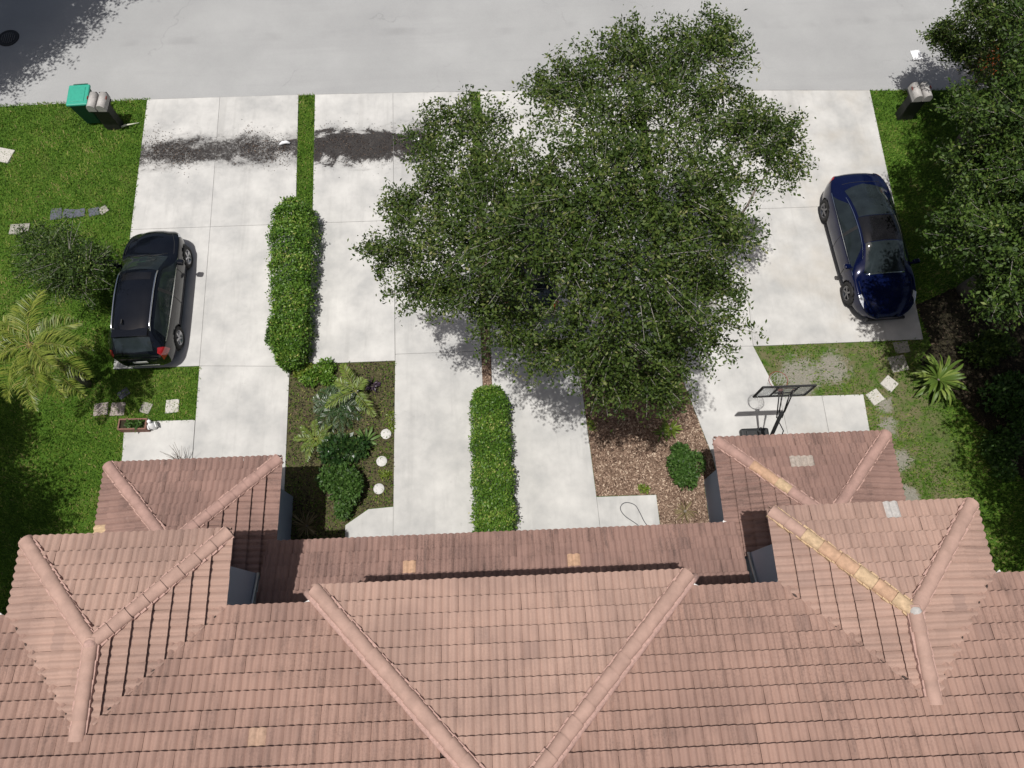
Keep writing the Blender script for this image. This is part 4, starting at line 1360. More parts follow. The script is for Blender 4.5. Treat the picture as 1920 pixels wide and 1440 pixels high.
paver((11.01, 6.47), (0.36, 0.36), R(42), STONE_L, 'pale square paver set as a diamond nearest the big fern', 'pavers by the right yard')
paver((10.52, 6.09), (0.37, 0.37), R(28), STONE_L, 'pale square paver at the corner of the right concrete pad', 'pavers by the right yard')
paver((11.62, 7.57), (0.42, 0.34), R(3), STONE_G, 'grey paver against the lower edge of the right driveway', 'pavers by the right yard', 0.03)
paver((11.41, 7.07), (0.50, 0.46), R(8), STONE_G, 'dull grey slab between driveway edge and big fern', 'pavers by the right yard', 0.02)
for (u, sx, sy, rz, mt, lb) in (((-11.28, 6.62), 0.38, 0.36, 4, STONE_P, 'pinkish stepping paver in the grass, leftmost of the row of four'),
                                ((-10.81, 6.61), 0.38, 0.38, 1, STONE_P, 'stepping paver in the grass, second from the left in the row'),
                                ((-10.02, 6.61), 0.27, 0.30, -18, STONE_G, 'small tilted stepping paver, third from the left in the row'),
                                ((-9.29, 6.63), 0.36, 0.38, 3, STONE_L, 'stepping paver in the row nearest the concrete drive')):
    paver(u, (sx, sy), R(rz), mt, lb, 'stepping pavers by the left drive')
paver((-10.72, 7.07), (0.30, 0.24), R(35), SLATE, 'dark slanted paver just above the row of stepping pavers', 'stepping pavers by the left drive', 0.03)
paver((-15.79, 15.41), (0.62, 0.5), R(-15), STONE_L, 'pale stone slab at the left border of the lawn', 'stones in the left lawn', 0.05)
paver((-14.71, 12.62), (0.58, 0.34), R(2), STONE_G, 'weathered flat stone in the lawn above the shrub', 'stones in the left lawn', 0.05)
for k, (u, sx, sy, rz) in enumerate((((-13.68, 13.12), 0.34, 0.40, 4), ((-13.3, 13.12), 0.34, 0.30, -6), ((-12.97, 13.13), 0.34, 0.28, 9), ((-12.51, 13.15), 0.34, 0.28, 12), ((-12.23, 13.21), 0.26, 0.26, 40))):
    paver(u, (sx, sy), R(rz), SLATE if k < 4 else STONE_G, ('largest dark slate slab at the left end of the short slate row in the lawn', 'dark slate slab second from the left in the slate row', 'dark slate slab third from the left in the slate row', 'dark slate slab fourth in the row, after a gap', 'pale grey slab at the right end of the slate row')[k], 'slate row in the left lawn', 0.03)
for k, u in enumerate(((-3.27, 5.57), (-3.37, 4.8), (-3.43, 4.04))):
    m = MB().lathe([(0.001, 0), (0.145, 0), (0.15, 0.02), (0.14, 0.035), (0.001, 0.04)], 22)
    tag(m.build('stepping_stone', plain('white round stone %d' % k, (0.56, 0.55, 0.53), 0.85, var=0.12, scale=20), None, (*u, 0.008)), 'white round stepping stone ' + ('nearest the rosette plant, farthest from the house', 'in the middle of the three in the left bed', 'nearest the house of the three in the left bed')[k], 'stepping stone', 'round stones in the left bed')

# manhole in the road
mh = MB().lathe([(0.001, 0.012), (0.26, 0.012), (0.28, 0.004), (0.30, 0.014), (0.36, 0.014), (0.37, 0.0)], 32)
mhc = tag(mh.build('manhole_cover', plain('dark iron', (0.03, 0.03, 0.032), 0.6, 0.4, var=0.4, scale=30), None, (*(-16.61, 20.35), 0.008)), 'round dark iron manhole cover in the shaded road', 'manhole cover')
st = MB()
for k in range(-3, 4): st.box((k * 0.07, 0, 0.016), (0.025, 2 * math.sqrt(max(0.01, 0.0576 - (k * 0.07) ** 2)), 0.008))
st.build('ribs', plain('worn iron', (0.12, 0.115, 0.11), 0.5, 0.5), mhc)


def paper(loc, s, rz, label, name='paper_sheet', z=0.012):
    n = 6; V = []; F = []
    for i in range(n + 1):
        for j in range(n + 1):
            V.append(((i / n - .5) * s[0], (j / n - .5) * s[1], z + 0.012 * math.sin(i * 1.3) * math.cos(j * 1.7) + 0.012))
    for i in range(n):
        for j in range(n): F.append((i * (n + 1) + j, (i + 1) * (n + 1) + j, (i + 1) * (n + 1) + j + 1, i * (n + 1) + j + 1))
    o = link(name, amesh(name, V, F, plain('white paper ' + name, (0.82, 0.82, 0.82), 0.7, var=0.04), smooth=True), None, None, (*loc, 0), (0, 0, rz))
    sd = o.modifiers.new('thickness', 'SOLIDIFY'); sd.thickness = 0.004
    return tag(o, label, 'paper')


paper((14.61, 18.31), (0.34, 0.42), R(5), 'flat white sheet of paper lying on the road near the orange chair')
paper((-2.49, 15.47), (0.22, 0.10), R(10), 'small white paper scrap at the end of the dark litter band', 'paper_scrap', 0.045)
nb = MB()
pts = [(-0.17, 0, 0.09), (-0.06, 0.02, 0.12), (0.06, 0.02, 0.12), (0.17, -0.02, 0.08)]
nb.tube(pts, [0.03, 0.055, 0.055, 0.03], 10)
tag(nb.build('newspaper_roll', plain('white newspaper wrap', (0.78, 0.78, 0.80), 0.5, var=0.1), None, (*(-6.73, 15.46), -0.02), (0, 0, R(12))), 'rolled white newspaper lying in the litter by the grass strip', 'newspaper')
stk = MB().tube([(-0.25, -0.06, 0.07), (-0.08, 0.0, 0.09), (0.1, 0.04, 0.085), (0.33, 0.10, 0.07)], [0.035, 0.03, 0.018, 0.008], 8)
tag(stk.build('pale_stick', plain('bleached wood', (0.66, 0.66, 0.52), 0.8, var=0.15), None, (*(-11.88, 16.39), 0.0)), 'pale bleached stick lying in the grass by the left mailbox', 'stick')

# loop of garden hose on the porch pad
hp = [(3.54, 2.6), (3.45, 2.78), (3.14, 3.03), (3.03, 3.22), (3.09, 3.35), (3.23, 3.39), (3.43, 3.31), (3.54, 3.1), (3.63, 2.87), (3.74, 2.7)]
q = [Vector((x, y, 0.052)) for x, y in hp]
pts = []
for i in range(len(q) - 1):
    p0, p1, p2, p3 = q[max(0, i - 1)], q[i], q[i + 1], q[min(len(q) - 1, i + 2)]
    for t in np.linspace(0, 1, 6, endpoint=False):
        pts.append(0.5 * ((2 * p1) + (p2 - p0) * t + (2 * p0 - 5 * p1 + 4 * p2 - p3) * t * t + (3 * p1 - p0 - 3 * p2 + p3) * t ** 3))
pts.append(q[-1])
tag(MB().tube(pts, 0.011, 8).build('garden_hose', plain('dark hose rubber', (0.07, 0.075, 0.08), 0.5)), 'thin dark garden hose looped on the right porch pad', 'hose')

# brick planter box with plants, and small white figurine
PB = plain('brown brick planter', (0.20, 0.10, 0.075), 0.85, var=0.3, scale=22)
pl = empty('planter_box', (*(-10.19, 6.06), 0.034), R(-1), 'brown planter trough with leafy plants on the left concrete pad', 'planter')
for c, s in (((0, -0.14, 0.14), (0.78, 0.04, 0.28)), ((0, 0.14, 0.14), (0.78, 0.04, 0.28)), ((-0.37, 0, 0.14), (0.04, 0.24, 0.28)), ((0.37, 0, 0.14), (0.04, 0.24, 0.28))):
    MB().box(c, s, bev=0.006).build('side_panel', PB, pl)
MB().box((0, 0, 0.21), (0.70, 0.24, 0.02)).build('soil', DARKSOIL, pl)
WHITE = plain('white plaster', (0.80, 0.80, 0.80), 0.55, var=0.05)
fg = empty('figurine', (*(-9.7, 6.04), 0.034), R(20), 'small white plaster garden bird figurine beside the planter trough', 'figurine')
b_ = MB(); b_.lathe([(0.001, 0.0), (0.09, 0.0), (0.10, 0.06), (0.11, 0.14), (0.075, 0.24), (0.04, 0.31), (0.001, 0.33)], 16); b_.build('body', WHITE, fg)
h_ = MB(); bmesh.ops.create_uvsphere(h_.bm, u_segments=12, v_segments=8, radius=0.055); h_.build('head', WHITE, fg, (0.02, 0.04, 0.36), smooth=True)
MB().lathe([(0.016, 0), (0.001, 0.06)], 8, Matrix.Rotation(-math.pi / 2, 4, 'X')).build('beak', plain('grey beak', (0.25, 0.24, 0.22), 0.6), fg, (0.02, 0.09, 0.36))
for s in (-1, 1):
    MB().box((0, 0, 0), (0.03, 0.15, 0.16), bev=0.013).build('wing', WHITE, fg, (s * 0.105, -0.02, 0.15), (0.3, 0, 0))

# orange chair under the right-hand tree
OR = plain('orange plastic', (0.50, 0.115, 0.022), 0.45, var=0.15)
ch = empty('garden_chair', (*(16.61, 17.26), 0.006), R(176), 'orange slatted garden chair at the road edge under the right tree', 'chair')
for k in range(5):
    MB().box(((k - 2) * 0.115, 0, 0), (0.10, 0.022, 0.84), bev=0.006).build('back_slat', OR, ch, (0, -0.36, 0.66), (R(24), 0, 0))
for k in range(4):
    MB().box((0, 0, 0), (0.58, 0.11, 0.022), bev=0.006).build('seat_slat', OR, ch, (0, -0.14 + k * 0.125, 0.30 + k * 0.03))
for s in (-1, 1):
    MB().box((s * 0.35, 0.02, 0.54), (0.13, 0.72, 0.024), bev=0.008).build('armrest', OR, ch)
    MB().box((s * 0.33, 0.32, 0.265), (0.05, 0.09, 0.53), bev=0.006).build('leg', OR, ch)
    MB().box((s * 0.30, -0.30, 0.25), (0.05, 0.09, 0.50), bev=0.006).build('leg', OR, ch)


# ------------------------------------------------------------------ vegetation
OAK_LEAF = leaf_mat('oak leaf', [(0.0, (0.020, 0.038, 0.010)), (0.35, (0.040, 0.070, 0.012)), (0.62, (0.070, 0.108, 0.020)), (0.86, (0.120, 0.152, 0.036)), (1.0, (0.22, 0.22, 0.09))], 0.5, 0.18, 0.2)
DARK_LEAF = leaf_mat('dark evergreen leaf', [(0.0, (0.016, 0.032, 0.009)), (0.5, (0.046, 0.086, 0.014)), (0.85, (0.095, 0.145, 0.028)), (1.0, (0.19, 0.22, 0.065))], 0.5, 0.15, 0.22)
HEDGE_LEAF = leaf_mat('hedge leaf', [(0.0, (0.038, 0.095, 0.010)), (0.4, (0.085, 0.180, 0.020)), (0.75, (0.150, 0.260, 0.034)), (0.95, (0.28, 0.36, 0.07)), (1.0, (0.42, 0.42, 0.14))], 0.45, 0.22, 0.35)
BUSH_LEAF = leaf_mat('bush leaf', [(0.0, (0.022, 0.052, 0.010)), (0.5, (0.050, 0.110, 0.020)), (0.85, (0.095, 0.17, 0.038)), (1.0, (0.16, 0.24, 0.08))], 0.48, 0.18, 0.28)
LIME_LEAF = leaf_mat('lime leaf', [(0.0, (0.07, 0.12, 0.015)), (0.5, (0.17, 0.24, 0.03)), (1.0, (0.34, 0.38, 0.09))], 0.4, 0.3, 0.4)
PALM_LEAF = leaf_mat('palm leaflet', [(0.0, (0.05, 0.085, 0.010)), (0.5, (0.150, 0.200, 0.024)), (0.85, (0.28, 0.29, 0.055)), (1.0, (0.34, 0.27, 0.10))], 0.4, 0.25, 0.4)
CYCAD_LEAF = leaf_mat('cycad leaflet', [(0.0, (0.012, 0.038, 0.010)), (0.6, (0.032, 0.075, 0.018)), (1.0, (0.10, 0.14, 0.04))], 0.35, 0.15, 0.5)
DRY_LEAF = leaf_mat('dry leaf', [(0.0, (0.10, 0.075, 0.035)), (0.5, (0.24, 0.19, 0.10)), (1.0, (0.42, 0.35, 0.22))], 0.7, 0.2, 0.2)
BARK = plain('grey oak bark', (0.17, 0.145, 0.12), 0.95, var=0.35, scale=18, spec=0.15)
PALEBARK = plain('pale twig bark', (0.32, 0.30, 0.265), 0.9, var=0.25, scale=18, spec=0.2)


def unit(v):
    return v / (np.linalg.norm(v, axis=-1, keepdims=True) + 1e-9)


def leaves(C, D, Nn, L_, W_):
    """Folded diamond leaves: centre-base C, direction D, normal Nn, length and width arrays."""
    D = unit(D); S_ = unit(np.cross(D, Nn)); U = np.cross(S_, D)
    L_ = L_[:, None]; W_ = W_[:, None]
    V = np.stack([C, C + D * L_ * 0.5 + S_ * W_ * 0.5 + U * W_ * 0.12, C + D * L_, C + D * L_ * 0.5 - S_ * W_ * 0.5 + U * W_ * 0.12], 1)
    n = len(C)
    return V.reshape(-1, 3), np.arange(n * 4).reshape(n, 4)


def crown_leaves(centers, per, spread, lsize, up=0.6):
    """Tight bunches of leaves round the given twig ends."""
    n = len(centers) * per
    C = np.repeat(centers, per, axis=0) + rng.normal(0, spread, (n, 3)) * np.array([1, 1, 0.8])
    D = rng.normal(0, 1, (n, 3)); D[:, 2] *= 0.6
    Nn = rng.normal(0, 0.75, (n, 3)); Nn[:, 2] += up
    Ls = lsize * (0.6 + 0.8 * rng.random(n)); Ws = Ls * (0.38 + 0.2 * rng.random(n))
    V, F = leaves(C, D, unit(Nn), Ls, Ws)
    base = np.repeat(np.clip(rng.normal(0.46, 0.16, len(centers)), 0, 1), per)
    return V, F, np.clip(base + rng.normal(0, 0.16, n), 0, 1)


def limb(m, A, B, r0, r1, n=7, sag=0.12, wob=0.10, seg=6):
    A, B = Vector(A), Vector(B)
    L_ = (B - A).length
    pts, rad = [], []
    for i in range(seg + 1):
        t = i / seg
        p = A.lerp(B, t)
        p.z += math.sin(t * math.pi) * sag * L_
        if 0 < i < seg: p += Vector((random.gauss(0, 1), random.gauss(0, 1), random.gauss(0, 0.6))) * wob * L_ * 0.35
        pts.append(p); rad.append(r0 + (r1 - r0) * t)
    m.tube(pts, rad, n)
    return pts


def twig_mesh(name, A, B, r, mat, parent):
    """Many thin three-sided twigs from A to B as one mesh."""
    d = unit(B - A); h = np.where(np.abs(d[:, 2:3]) < 0.9, [[0, 0, 1]], [[1, 0, 0]])
    u = unit(np.cross(d, h)); w = np.cross(d, u)
    n = len(A); V = np.zeros((n, 6, 3))
    for k in range(3):
        a = 2 * math.pi * k / 3
        o = (u * math.cos(a) + w * math.sin(a))
        V[:, k] = A + o * r; V[:, 3 + k] = B + o * r * 0.4
    base = (np.arange(n) * 6)[:, None]
    F = np.concatenate([base + np.array([[k, (k + 1) % 3, 3 + (k + 1) % 3, 3 + k]]) for k in range(3)])
    o = link(name, amesh(name, V.reshape(-1, 3), F, mat), None, parent)
    return tag(o, kind='stuff')


def tree(name, base, lobes, label, group, leaf, dens=60, per=12, spread=0.11, lsize=0.085, trunk_r=0.22, fork=1.9, cat='tree', twigs=True, bark=None, shell=0.45):
    bark = bark or BARK
    r = empty(name, base, 0, label, cat, group)
    b = Vector(base)
    m = MB()
    F0 = Vector((0, 0, fork))
    limb(m, (0, 0, -0.05), F0, trunk_r * 1.25, trunk_r * 0.9, 12, 0.0, 0.05)
    L_ = [Vector((x, y, z)) - b for x, y, z, rr in lobes]
    rr_ = [q[3] for q in lobes]
    # limbs: lobes hang on the nearest limb already built, closest lobes first
    along = []
    nodes = [(F0, trunk_r * 0.8)]
    order = sorted(range(len(lobes)), key=lambda i: (L_[i] - F0).length)
    for i in order:
        tgt = L_[i] - Vector((0, 0, rr_[i] * 0.35))
        j = min(range(len(nodes)), key=lambda k: (nodes[k][0] - tgt).length + 0.25 * (nodes[k][0] - F0).length)
        A, ra = nodes[j]
        ra = min(ra * 0.8, trunk_r * 0.75)
        pts = limb(m, A, tgt, max(ra, 0.03), max(ra * 0.45, 0.018), 7, 0.04, 0.09)
        pa = np.array([p_[:] for p_ in pts[3:]]); along.append(np.repeat(pa, 5, axis=0) + rng.normal(0, 0.13, (len(pa) * 5, 3)))
        nodes.append((pts[3], max(ra * 0.7, 0.022))); nodes.append((tgt, max(ra * 0.5, 0.02)))
    m.build('trunk', bark, r)
    Cs, Ta, Tb = [], [], []
    for c, rad in zip(L_, rr_):
        n = max(6, int(dens * rad * rad))
        d = unit(rng.normal(0, 1, (n, 3)))
        d[:, 2] = np.where(d[:, 2] < -0.3, -d[:, 2] * 0.6, d[:, 2])
        rad_f = shell + (1.05 - shell) * rng.random(n) ** 0.7
        lump = 1 + 0.22 * np.sin(d[:, 0] * 5 + c.x * 3) * np.cos(d[:, 1] * 6 + c.y * 2)
        P = np.array(c) + d * (rad * rad_f * lump)[:, None] * np.array([1, 1, 0.72])
        Cs.append(P)
        k = rng.random(n) < 0.22
        Tb.append(P[k]); Ta.append(np.array(c) + (P[k] - np.array(c)) * (0.15 + 0.35 * rng.random((k.sum(), 1))) - np.array([0, 0, rad * 0.2]))
        # sprays reaching out beyond the lobe
        for _ in range(int(8 + 12 * rad)):
            dd = unit(rng.normal(0, 1, 3)); dd[2] = abs(dd[2]) * 0.5 - 0.1
            dd = unit(dd)
            ln = rad * random.uniform(0.25, 0.75) + 0.18
            q = np.linspace(0, 1, 5)[:, None]
            S_ = np.array(c) + dd * (rad * 0.85 + ln * q) + np.array([0, 0, -0.10]) * q ** 2 + rng.normal(0, 0.03, (5, 3))
            Cs.append(S_)
            Ta.append(S_[:1] - dd * rad * 0.4); Tb.append(S_[-1:])
    for q in along: Cs.append(q)
    Cs = np.concatenate(Cs)
    V, F, T_ = crown_leaves(Cs, per, spread, lsize)
    link('crown', amesh('crown', V, F, leaf, T_), None, r)
    if twigs:
        twig_mesh('twigs', np.concatenate(Ta), np.concatenate(Tb), 0.009, PALEBARK, r)
    return r


OAK = [(4.51, 11.67, 7.0, 0.81), (5.08, 12.42, 6.8, 0.43), (3.39, 11.42, 7.0, 0.69), (3.14, 12.35, 6.6, 0.48), (2.26, 11.65, 6.5, 0.59), (1.68, 11.65, 6.2, 0.46), (3.51, 9.74, 7.4, 1.02), (2.2, 9.46, 7.4, 0.8), (5.2, 10.84, 6.2, 0.71), (6.13, 10.56, 5.6, 0.64), (6.69, 10.33, 5.2, 0.42), (6.87, 11.16, 5.2, 0.33),
       (-0.22, 10.64, 6.0, 0.62), (-0.77, 11.52, 5.6, 0.42), (-1.54, 11.11, 5.4, 0.37), (0.36, 8.82, 7.0, 0.81), (-0.77, 9.46, 6.0, 0.7), (-1.58, 9.29, 5.5, 0.54), (-1.87, 8.21, 5.5, 0.56), (-2.48, 8.21, 5.2, 0.28), (-2.16, 9.24, 5.2, 0.27), (-1.01, 7.63, 6.2, 0.71), (-1.67, 7.39, 5.2, 0.42), (-1.21, 7.3, 5.2, 0.39), (-0.15, 7.72, 7.0, 0.89), (0.86, 6.98, 8.0, 1.0), (1.94, 7.53, 8.2, 1.1), (3.16, 7.73, 8.0, 1.13), (4.5, 8.66, 6.8, 0.52), (3.79, 6.95, 7.4, 0.85),
       (2.43, 6.31, 8.0, 1.08), (1.43, 6.31, 7.5, 0.78), (0.17, 6.74, 6.6, 0.63), (-0.33, 6.64, 5.8, 0.4), (4.2, 6.57, 6.4, 0.38), (3.38, 5.72, 7.0, 0.9), (2.2, 5.44, 7.0, 0.94), (1.4, 5.58, 6.0, 0.48), (3.74, 5.49, 6.0, 0.55), (2.83, 5.01, 6.0, 0.69), (2.02, 5.07, 5.8, 0.51), (2.63, 4.64, 5.4, 0.3), (0.67, 5.61, 5.6, 0.44), (0.2, 6.17, 5.6, 0.44), (4.96, 8.02, 6.0, 0.4), (3.2, 4.56, 5.5, 0.28), (1.12, 12.04, 5.8, 0.27)]
tree('oak_tree', (3.4, 7.2, 0), OAK, 'large spreading oak tree shading the middle driveways', 'trees around the drives', OAK_LEAF, dens=215, per=16, spread=0.085, lsize=0.079, trunk_r=0.27, fork=2.2)

# trees along the right boundary
RT1 = [(14.28, 15.79, 3.4, 0.85), (14.49, 14.79, 3.8, 0.95), (14.13, 16.33, 2.6, 0.41), (13.85, 16.44, 2.3, 0.26), (14.75, 16.56, 3.6, 0.76), (14.36, 16.77, 3.2, 0.53), (13.71, 12.99, 4.2, 0.7), (14.22, 15.82, 2.5, 0.29), (13.74, 16.97, 2.3, 0.2)] + [(15.5, 14.2, 5.6, 1.7), (14.4, 15.0, 5.2, 1.0), (14.6, 12.9, 5.6, 1.4), (17.2, 14.6, 5.4, 1.6), (16, 16.6, 5, 1.3)]
tree('street_tree', (15.2, 14.6, 0), RT1, 'leafy tree overhanging the road in the upper right corner', 'trees around the drives', OAK_LEAF, dens=150, per=15, spread=0.09, lsize=0.095, trunk_r=0.18, fork=2.0)
RT2 = [(10.91, 8.16, 5.6, 0.7), (11.47, 8.97, 5.8, 0.7), (10.58, 8.02, 5.2, 0.54), (10.77, 6.85, 5.6, 0.57), (10.88, 6.65, 5.0, 0.33), (11.96, 10.8, 5.2, 0.63), (11.48, 10.28, 4.6, 0.52), (10.75, 7.4, 6.2, 0.66), (11.8, 10.74, 4.6, 0.44), (12.39, 12.52, 4.2, 0.41), (12.02, 10.39, 5.6, 0.61)] + [(13.6, 9.0, 6.6, 1.8), (14.6, 10.8, 6.2, 1.7), (12.6, 8.0, 6.0, 1.2), (14.2, 7.0, 6.0, 1.6), (15.8, 9.0, 6.2, 1.8), (12.3, 10.4, 6.0, 1.0), (13.2, 11.8, 5.6, 1.2), (11.9, 9.2, 6.2, 0.9), (11.2, 7.4, 6.0, 0.55), (13.4, 13.4, 5.8, 0.9), (15.6, 11.6, 6.2, 1.5), (12.9, 6.2, 5.8, 0.9), (16.6, 7.4, 6, 1.5)]
tree('boundary_tree', (13.9, 9.3, 0), RT2, 'dark leafy tree casting deep shade beside the blue sedan', 'trees around the drives', DARK_LEAF, dens=165, per=15, spread=0.09, lsize=0.10, trunk_r=0.2, fork=2.2)
RT3 = [(14.6, 3.6, 5.2, 1.5), (15.4, 5.4, 5.4, 1.5), (14.2, 1.6, 5.2, 1.5), (13.0, 3.0, 5.2, 1.1), (13.2, 1.2, 4.8, 1.1), (16.2, 3.2, 5, 1.6), (12.6, 4.6, 5.4, 0.7), (13.6, 5.0, 5.2, 0.8)]
tree('yard_tree', (14.8, 3.4, 0), RT3, 'tree just off the right edge shading the side yard', 'trees around the drives', DARK_LEAF, dens=220, per=12, spread=0.13, lsize=0.12, trunk_r=0.18)
# trees off the left edge, seen here by their shade
tree('kerb_tree', (-18.6, 20.8, 0), [(-18.2, 20.6, 6, 2.0), (-17.2, 19.4, 5.6, 1.3), (-19.4, 19.2, 6, 1.7), (-16.6, 21.6, 5.6, 1.2), (-18.6, 22.6, 6, 1.9), (-20.4, 21, 6, 1.8), (-16.0, 22.8, 5.4, 1.0), (-17.6, 18.2, 5.2, 0.9), (-18.9, 17.5, 5.0, 0.8), (-16.4, 19.8, 6, 1.2), (-15.7, 20.8, 6, 1.0), (-14.9, 21.8, 5.8, 0.8), (-13.2, 21.9, 5.6, 0.4)], 'tree beyond the upper left corner shading the road', 'trees around the drives', OAK_LEAF, dens=230, per=12, spread=0.13, lsize=0.13, trunk_r=0.22)
tree('side_tree', (-13.9, 2.6, 0), [(-13.9, 2.9, 5.0, 1.1), (-13.6, 1.6, 5.0, 1.1), (-14.6, 3.6, 5, 1.0), (-13.4, 0.6, 5, 1.0), (-13.3, 2.4, 5.2, 0.7), (-13.2, 1.2, 5.2, 0.8)], 'tree off the left edge shading the lawn beside the left wing', 'trees around the drives', DARK_LEAF, dens=260, per=12, spread=0.12, lsize=0.12, trunk_r=0.14)
tree('side_tree', (-14.7, 5.3, 0), [(-14.5, 5.2, 4.8, 0.6), (-14.8, 6.1, 4.8, 0.5), (-15.2, 5.6, 4.8, 0.9)], 'slim tree off the left edge below the palm', 'trees around the drives', DARK_LEAF, dens=260, per=12, spread=0.12, lsize=0.12, trunk_r=0.12)
# open shrub by the left lawn
SH = [(-11.83, 10.4, 1.7, 0.71), (-12.63, 10.89, 1.5, 0.51), (-11.28, 10.13, 1.7, 0.5), (-13.35, 11.36, 1.2, 0.37), (-11.53, 9.67, 1.5, 0.41), (-12.1, 9.89, 1.6, 0.44), (-13.28, 10.63, 1.1, 0.27), (-11.28, 10.61, 1.3, 0.27), (-12.84, 11.58, 1.1, 0.34)]
tree('lawn_shrub', (*(-12.23, 10.85), 0), SH, 'open dark shrub on the lawn beside the black suv', 'shrubs', DARK_LEAF, dens=330, per=11, spread=0.08, lsize=0.07, trunk_r=0.04, fork=0.4, cat='shrub')


def hedge(name, path, label, n, leaf, lsize):
    """path: (x, y, half width, height) stations along the hedge."""
    r = empty(name, (path[0][0], path[0][1], 0), 0, label, 'hedge', 'clipped hedges between the drives')
    P = np.array(path, float)
    t = rng.random(n) * (len(P) - 1)
    k = np.clip(t.astype(int), 0, len(P) - 2); f = (t - k)[:, None]
    Q = P[k] * (1 - f) + P[k + 1] * f
    a = rng.random(n) * math.pi * 1.06 - 0.03 * math.pi                       # round the section, from one side over the top
    ca, sa = np.cos(a), np.sin(a)
    e = 0.5
    flat = rng.random(n) < 0.55
    sx = np.where(flat, rng.uniform(-0.9, 0.9, n), np.sign(ca) * np.abs(ca) ** e); sz = np.where(flat, 1 - 0.10 * np.abs(sx) ** 3, np.sign(sa) * np.abs(sa) ** e)
    depth = 1 - 0.30 * rng.random(n) ** 1.5
    lump = 1 + 0.06 * np.sin(t * 5.3 + 1.0) + 0.05 * np.sin(t * 11 + sx * 2) + 0.05 * np.sin(t * 23 + a * 3) + np.where(rng.random(n) < 0.05, 0.16 * rng.random(n), 0)
    x = Q[:, 0] + sx * Q[:, 2] * depth * lump; z = np.maximum(0.05, sz * Q[:, 3] * (1 - 0.22 * rng.random(n) ** 1.5) * lump)
    y = Q[:, 1] + rng.normal(0, 0.04, n)
    C = np.stack([x - path[0][0], y - path[0][1], z], 1)
    out = np.stack([sx * 0.8, rng.normal(0, 0.5, n), sz + 0.2], 1) + rng.normal(0, 0.5, (n, 3))
    D = rng.normal(0, 1, (n, 3)); D[:, 2] += 0.5
    Ls = lsize * (0.45 + 1.1 * rng.random(n))
    V, F = leaves(C, D, unit(out), Ls, Ls * 0.55)
    tint = np.clip(0.46 + 0.12 * np.sin(t * 4.1) + 0.08 * np.sin(t * 13 + sx * 4) + rng.normal(0, 0.24, n), 0, 1)
    link('foliage', amesh('foliage', V, F, leaf, tint), None, r)
    m = MB()
    for i in range(len(path) * 2):
        q = P[0] + (P[-1] - P[0]) * ((i + 0.5) / (len(path) * 2))
        limb(m, (q[0] - P[0, 0], q[1] - P[0, 1], 0), (q[0] - P[0, 0] + random.uniform(-.15, .15), q[1] - P[0, 1], q[3] * 0.7), 0.03, 0.012, 5)
    m.build('stems', BARK, r)['kind'] = 'stuff'
    return r


hedge('hedge', [(-6.02, 12.75, 0.30, 0.85), (-6.04, 12.45, 0.58, 1.02), (-6.05, 11.8, 0.70, 1.10), (-6.02, 11.0, 0.68, 1.10), (-6.00, 10.2, 0.62, 1.02), (-5.97, 9.4, 0.58, 0.98), (-5.96, 8.7, 0.56, 0.98), (-5.94, 8.1, 0.52, 0.95), (-5.90, 7.7, 0.40, 0.85), (-5.88, 7.5, 0.22, 0.6)], 'long clipped hedge between the leftmost two driveways', 34000, HEDGE_LEAF, 0.065)
hedge('hedge', [(-0.38, 6.52, 0.36, 0.80), (-0.36, 6.2, 0.52, 0.98), (-0.36, 5.4, 0.54, 1.0), (-0.35, 4.6, 0.55, 1.0), (-0.34, 3.8, 0.56, 1.0), (-0.33, 3.0, 0.56, 1.0), (-0.33, 2.4, 0.52, 1.0), (-0.33, 1.9, 0.4, 0.9)], 'clipped hedge between the two middle drives near the porch', 32000, HEDGE_LEAF, 0.06)
# darker blue-green climber growing through the long hedge
def bush(name, loc, rx, ry, h, n, leaf, lsize, label, group='shrubs', cat='shrub', hollow=0.55):
    r = empty(name, (*loc, 0), 0, label, cat, group)
    k = max(4, int(12 * max(rx, ry) + 5))
    an = rng.random(k) * 6.283; rd = 0.15 + 0.65 * rng.random(k)
    sub_c = np.stack([rx * rd * np.cos(an), ry * rd * np.sin(an), h * (0.25 + 0.2 * rng.random(k))], 1)
    sub_r = 0.24 + 0.26 * rng.random(k)
    which = rng.integers(0, k, n)
    d = unit(rng.normal(0, 1, (n, 3))); d[:, 2] = np.where(d[:, 2] < -0.2, -d[:, 2], d[:, 2])
    f = (hollow + (1 - hollow) * rng.random(n) ** 0.6) * sub_r[which]
    C = sub_c[which] + d * f[:, None] * np.array([rx, ry, h * 1.1]); C[:, 2] = np.maximum(C[:, 2], 0.04)
    D = rng.normal(0, 1, (n, 3)) + d * 0.8
    Ls = lsize * (0.6 + 0.8 * rng.random(n))
    V, F = leaves(C, D, unit(d + rng.normal(0, 0.55, (n, 3)) + np.array([0, 0, 0.4])), Ls, Ls * 0.5)
    link('foliage', amesh('foliage', V, F, leaf, np.clip(rng.normal(0.5, 0.2, n), 0, 1)), None, r)
    m = MB()
    for k in range(7):
        a = k * 0.9; limb(m, (0, 0, 0), (rx * 0.6 * math.cos(a), ry * 0.6 * math.sin(a), h * 0.6), 0.02, 0.008, 5)
    m.build('stems', BARK, r)['kind'] = 'stuff'
    return r


